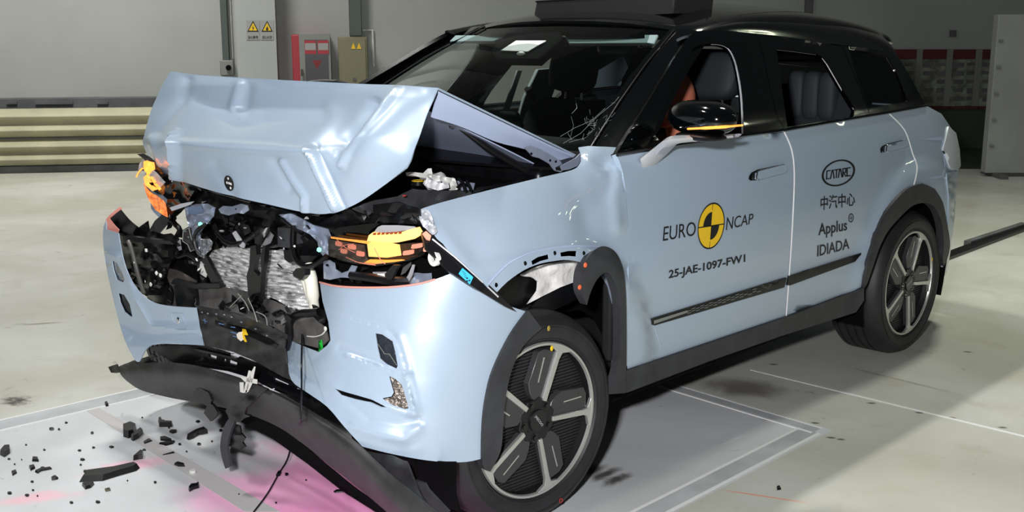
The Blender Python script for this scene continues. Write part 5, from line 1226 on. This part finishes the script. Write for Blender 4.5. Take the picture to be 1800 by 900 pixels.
# right lamp
hr = plate('headlamp', [(262, 322), (272, 300), (290, 305), (306, 312), (330, 322), (345, 330), (332, 352), (305, 372), (298, 390), (292, 378), (294, 350), (280, 338)], BLACKG, .40, jig=.02, st=6, solid=.03)
def rp(name, poly, m, x, jig=.012, par=hr, st=4, sharp=15): return plate(name, poly, m, x, par, jig=jig, st=st, solid=.003, sc_=.12, sharp=sharp)
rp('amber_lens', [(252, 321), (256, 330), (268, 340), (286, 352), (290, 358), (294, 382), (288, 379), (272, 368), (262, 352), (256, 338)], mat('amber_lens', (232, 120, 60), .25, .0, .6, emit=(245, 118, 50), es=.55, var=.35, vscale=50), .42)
rp('light_band', [(252, 284), (258, 282), (270, 286), (272, 296), (264, 304), (262, 314), (268, 326), (278, 332), (268, 336), (256, 326), (252, 312), (258, 306), (252, 296)], AMB, .41, jig=.02)
rp('reflector_top', [(268, 300), (272, 302), (284, 314), (291, 320), (280, 332), (270, 318), (262, 308)], SILV, .415)
for a, b in ((264, 312), (268, 318), (272, 324), (277, 330)): rp('light_tooth', [(a-2, b), (a+2, b-2), (a+6, b+2), (a+3, b+5)], AMB, .425, par=hr)
rp('lens_splinter', [(245, 288), (251, 280), (256, 290), (248, 300), (240, 310), (243, 298)], mat('clear_splinter', (176, 170, 168), .2, .2, .6), .40)
rp('lens_splinter', [(241, 271), (252, 270), (262, 276), (272, 284), (284, 300), (292, 308), (280, 304), (268, 292), (256, 282)], SATIN, .39, jig=.005)
pipe('amber_wire', [(250, 296, .42), (243, 304, .42), (240, 311, .42)], .003, AMB)
# ---------- parts below the left lamp
plate('lamp_mount', [(568, 460), (578, 457), (587, 462), (589, 473), (600, 480), (612, 476), (618, 466), (627, 468), (619, 490), (608, 488), (598, 488), (580, 492), (569, 490)], METB, .40, jig=.008, st=5)
G().ellipsoid(X(575, 466, .41), (.004, .006, .004)).mk('bolt_hole', DEEP, car)
pipe('cooling_hose', [(618, 484, .40), (650, 488, .40), (690, 494, .39), (720, 494, .36)], .014, SATIN)
plate('aluminium_pump', [(655, 478), (678, 478), (690, 482), (698, 492), (660, 494)], SILV, .385, jig=.01, st=5)
plate('white_label', [(663, 481), (676, 481), (676, 490), (664, 490)], WHITEP, .40, st=5, solid=.001)
plate('cover_rib', [(676, 482), (690, 466), (700, 466), (688, 492), (680, 492)], SATIN, .41, st=5, solid=.01)
plate('white_stay', [(707, 502), (718, 482), (725, 465), (728, 466), (724, 484), (714, 503)], SILV, .37, st=4)
plate('aluminium_bracket', [(716, 490), (725, 480), (740, 482), (757, 480), (758, 492), (716, 502)], METB, .34, jig=.015, st=5)
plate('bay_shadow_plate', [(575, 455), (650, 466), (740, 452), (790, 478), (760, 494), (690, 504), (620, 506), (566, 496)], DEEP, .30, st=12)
V, F = ringpoly(0, 0, .010, .022, 20); c_ = X(761, 455, .36); G().add([c_+Vector((.0, a, b)) for a, b in V], F).mk('washer_neck', WHITEP, car, solid=.012)
# black side rail with blue label
sr = panel('bumper_side_rail', [(741, 408), (757, 404), (768, 420), (800, 446), (840, 482), (880, 520), (908, 548), (890, 540), (850, 516), (810, 490), (790, 478), (765, 452), (748, 436)], lambda a, b: hitS(a, b, FS, .004), SATIN, car, st=6, solid=.012)
P = [hitS(a, b, FS, .012) for a, b in ((760, 420), (800, 452), (840, 488), (876, 522))]; G().tube(P, .0028, 5).mk('rail_edge', SILV, sr)
lb_ = panel('blue_label', [(806, 481), (813, 471), (832, 487), (826, 500)], lambda a, b: hitS(a, b, FS, .008), BLUEL, sr, st=5, solid=.001)
for a, b in ((821, 489), (825, 493), (821, 494)): G().prism([hitS(a+i, b+j, FS, .0095) for i, j in ((-1.4, -1.2), (1.4, -1.2), (1.4, 1.2), (-1.4, 1.2))], (0, .0006, 0)).mk('label_print', INK, lb_)
for k in range(3): G().tube([hitS(812+k*2, 476+k*5, FS, .0095), hitS(819+k*1.4, 482+k*4, FS, .0095)], .0006, 4).mk('label_print', INK, lb_)
panel('side_marker', [(743, 410), (749, 406), (758, 414), (756, 422), (750, 420)], lambda a, b: hitS(a, b, FS, .02), AMBD, sr, st=4, solid=.006)

# ================================================================ LOOSE THINGS
du = thing('crash_test_dummy', 'crash test dummy with a tan head sitting at the wheel behind the door mirror', 'dummy', (-1.3, .38, .7))
H = Y(1186, 172, .42)
g = G(); g.ellipsoid(H, (.10, .078, .115), Matrix.Rotation(.25, 3, 'Y')); g.ellipsoid(H+Vector((.07, 0, -.06)), (.05, .055, .06)); g.tube([H+Vector((-.01, 0, -.08)), H+Vector((-.05, 0, -.20))], .05, 14); g.mk('head', DUMMY, du)
G().ellipsoid(H+Vector((-.10, -.0, -.36)), (.13, .20, .23), p=.8).mk('torso', mat('dummy_vest', (120, 60, 50), .8), du)
for s in (1, -1): G().tube(spline([H+Vector((-.08, s*.19, -.22)), H+Vector((.05, s*.22, -.40)), H+Vector((.28, s*.14, -.30))], 5), [.05]*4+[.042]*4+[.035]*3, 12).mk('arm', DUMMY, du)
for s in (1, -1): G().tube(spline([H+Vector((-.08, s*.10, -.54)), H+Vector((.32, s*.12, -.48)), H+Vector((.55, s*.12, -.80))], 5), [.075]*4+[.06]*4+[.045]*3, 12).mk('leg', DUMMY, du)
G().prism([Y(a, b, .50) for a, b in ((1165, 168), (1173, 170), (1175, 174), (1166, 173))], (0, .002, 0)).mk('red_patch', REDD, du)
G().prism([Y(a, b, .52) for a, b in ((1141, 204), (1150, 198), (1154, 205), (1148, 214), (1141, 212))], (0, .004, 0)).mk('yellow_patch', YEL, du)
# airbag remains: small white cloth at the lower corner of the window
panel('white_curtain', [(1141, 216), (1148, 222), (1152, 238), (1158, 246), (1141, 249)], yp(.80), WHITEP, fd, st=5, solid=.004)
# cable
cp = [X(531, 588, .47), X(530, 640, .60), X(530, 690, .62), X(527, 742, .66)]
P = spline(cp+[Z(519, 770)+Vector((0, 0, .05)), Z(507, 802, .012), Z(490, 833, .004), Z(470, 868, .004), Z(446, 900, .004)], 6)
cb_ = thing('hanging_cable', 'thin black cable hanging from the smashed nose down onto the pink floor', 'cable', (P[-1].x, P[-1].y, 0))
G().tube(P, .0032, 6).mk('wire', PLASTB, cb_)
for i in (20, 36): G().tube([P[i]-(P[i+1]-P[i]).normalized()*.012, P[i]+(P[i+1]-P[i]).normalized()*.012], .008, 8).mk('cable_knot', PLASTB, cb_)

# fragments on the floor
def frag(pts, label, h=.006, m=SHARD, grp=None, nm='plastic_fragment', curl=0):
    P = [Z(a, b) for a, b in pts]; g = G(); c = sum(P, Vector())/len(P)
    top = [c+(p-c)*.88+Vector((0, 0, h+curl*(p-c).length)) for p in P]; n = len(P)
    tr = [tuple(t) for t in geometry.tessellate_polygon([P])]
    P = [p+Vector((0, 0, .0008)) for p in P]
    g.add(P+top, tr+[tuple(i+n for i in t)[::-1] for t in tr]+[(i, (i+1) % n, (i+1) % n+n, i+n) for i in range(n)])
    return tag(g.mk(nm, m, smooth=False), label, 'fragment', grp)
frag([(139, 848), (148, 836), (200, 829), (240, 820), (246, 823), (240, 828), (205, 838), (180, 846)], 'long curved black plastic strip lying nearest the foreground at left', .022)
frag([(144, 854), (152, 851), (166, 852), (160, 858), (150, 861)], 'black shard just below the long curved strip', .012)
frag([(216, 757), (230, 752), (240, 756), (236, 768), (226, 771), (217, 768)], 'chunky crumpled black fragment left of the two lumps near the tape', .03)
frag([(230, 773), (248, 759), (252, 763), (244, 771), (234, 776)], 'wedge-shaped black fragment touching the crumpled chunk near the tape', .022)
frag([(278, 741), (282, 740), (285, 747), (304, 748), (303, 751), (280, 751)], 'L-shaped black fragment standing in the shadow under the undertray', .02)
frag([(328, 772), (345, 762), (360, 757), (366, 762), (350, 765), (340, 771), (332, 774)], 'black fragment with a bent tail right of the L-shaped one', .02)
frag([(0, 800), (8, 790), (18, 789), (18, 797), (8, 804)], 'pointed black fragment at the very left edge of the floor', .02)
frag([(61, 830), (70, 826), (90, 823), (92, 825), (72, 829), (66, 833)], 'thin bent black fragment left of the long strip', .008)
frag([(234, 810), (248, 798), (252, 800), (251, 807), (243, 808)], 'triangular black fragment on the pink streak left of the tape', .02)
frag([(331, 861), (336, 855), (346, 854), (350, 851), (350, 858), (340, 861), (333, 865)], 'zigzag black fragment right of the white marker', .012)
frag([(306, 818), (312, 815), (324, 818), (325, 821), (314, 821)], 'small slab of black plastic on the tape edge above the white marker', .01)
frag([(281, 770), (290, 769), (302, 774), (300, 776), (282, 775)], 'flat black flake in the middle of the debris, upper of two', .008)
frag([(279, 781), (300, 777), (308, 777), (304, 781), (292, 784)], 'flat black flake in the middle of the debris, lower of two', .008)
frag([(252, 778), (262, 772), (268, 776), (262, 778), (254, 781)], 'small notched black fragment at the tape left of the flat flakes', .006)
frag([(285, 801), (306, 795), (308, 797), (292, 800)], 'thin black sliver lying across the tape', .005)
frag([(20, 836-6), (28, 833-6), (30, 838-6), (22, 841-4)], 'small black shard above the bent fragment at far left', .006)
frag([(90, 841), (97, 838), (103, 842), (98, 844), (91, 845)], 'grey-black crumb beside the left end of the long strip', .008)
frag([(51, 822), (60, 820), (62, 824), (54, 828)], 'dark angular crumb left of the thin bent fragment', .01)
frag([(612, 838), (616, 832), (628, 833), (632, 837), (620, 840)], 'black fragment lying on the bright pink stain below the undertray', .01)
frag([(586, 865), (592, 862), (606, 862), (603, 866), (590, 867)], 'flat black sliver on the bright pink stain near the front edge', .005)
frag([(184, 711), (188, 709), (191, 714), (186, 715)], 'small dark lump near the left floor channel', .012)
SM = 'small black plastic crumb scattered on the floor in front of the car'; GRP = 'small crumbs of black plastic on the floor'
random.seed(5)
spots = [(91, 755, 5), (104, 756, 3), (116, 744, 3), (162, 762, 3.5), (250, 735, 1.5), (196, 787, 4), (140, 793, 3), (145, 809, 4), (142, 818, 2.5), (62, 809, 9), (38, 809, 1.5), (16, 808, 2.5), (26, 817, 2), (17, 868, 4), (75, 824, 4), (57, 848, 3), (48, 872, 4), (58, 863, 2.5), (66, 873, 2), (190, 862, 4), (126, 885, 4), (172, 884, 4), (273, 849, 3), (350, 782, 4), (388, 758, 4), (348, 742, 4), (286, 745, 10), (316, 782, 3), (373, 777, 2.5),
         (305, 775-15, 8), (254, 792, 3), (150, 830, 5), (78, 792, 2.5), (46, 783, 2), (164, 788, 3), (485, 885, 2), (504, 835, 4), (567, 824, 2.5), (538, 845, 2), (645, 869, 2.5), (328, 795, 2), (224, 846, 1.5), (297, 753, 2), (460, 762, 2), (596, 826, 1.6), (420, 870, 1.8)]
for a, b, s in spots:
    n = random.randint(4, 6); th = random.uniform(0, PI)
    pts = [(a+s*random.uniform(.7, 1.2)*math.cos(2*PI*i/n+th), b+s*.45*random.uniform(.6, 1.2)*math.sin(2*PI*i/n+th)) for i in range(n)]
    frag(pts, SM, .004+.0006*s, grp=GRP)
tag(frag([(184, 861), (193, 859), (195, 863), (186, 865)], 'dull olive bolt-like crumb below the long curved strip', .006, mat('olive_brown', (84, 80, 62), .6)))
frag([(1365, 857), (1370, 855), (1373, 861), (1366, 862)], 'single small black crumb alone on the pale floor at lower right', .006)
frag([(325, 848), (330, 846), (334, 849), (329, 851)], 'tiny clear splinter beside the white marker', .003, TAPE) if False else None
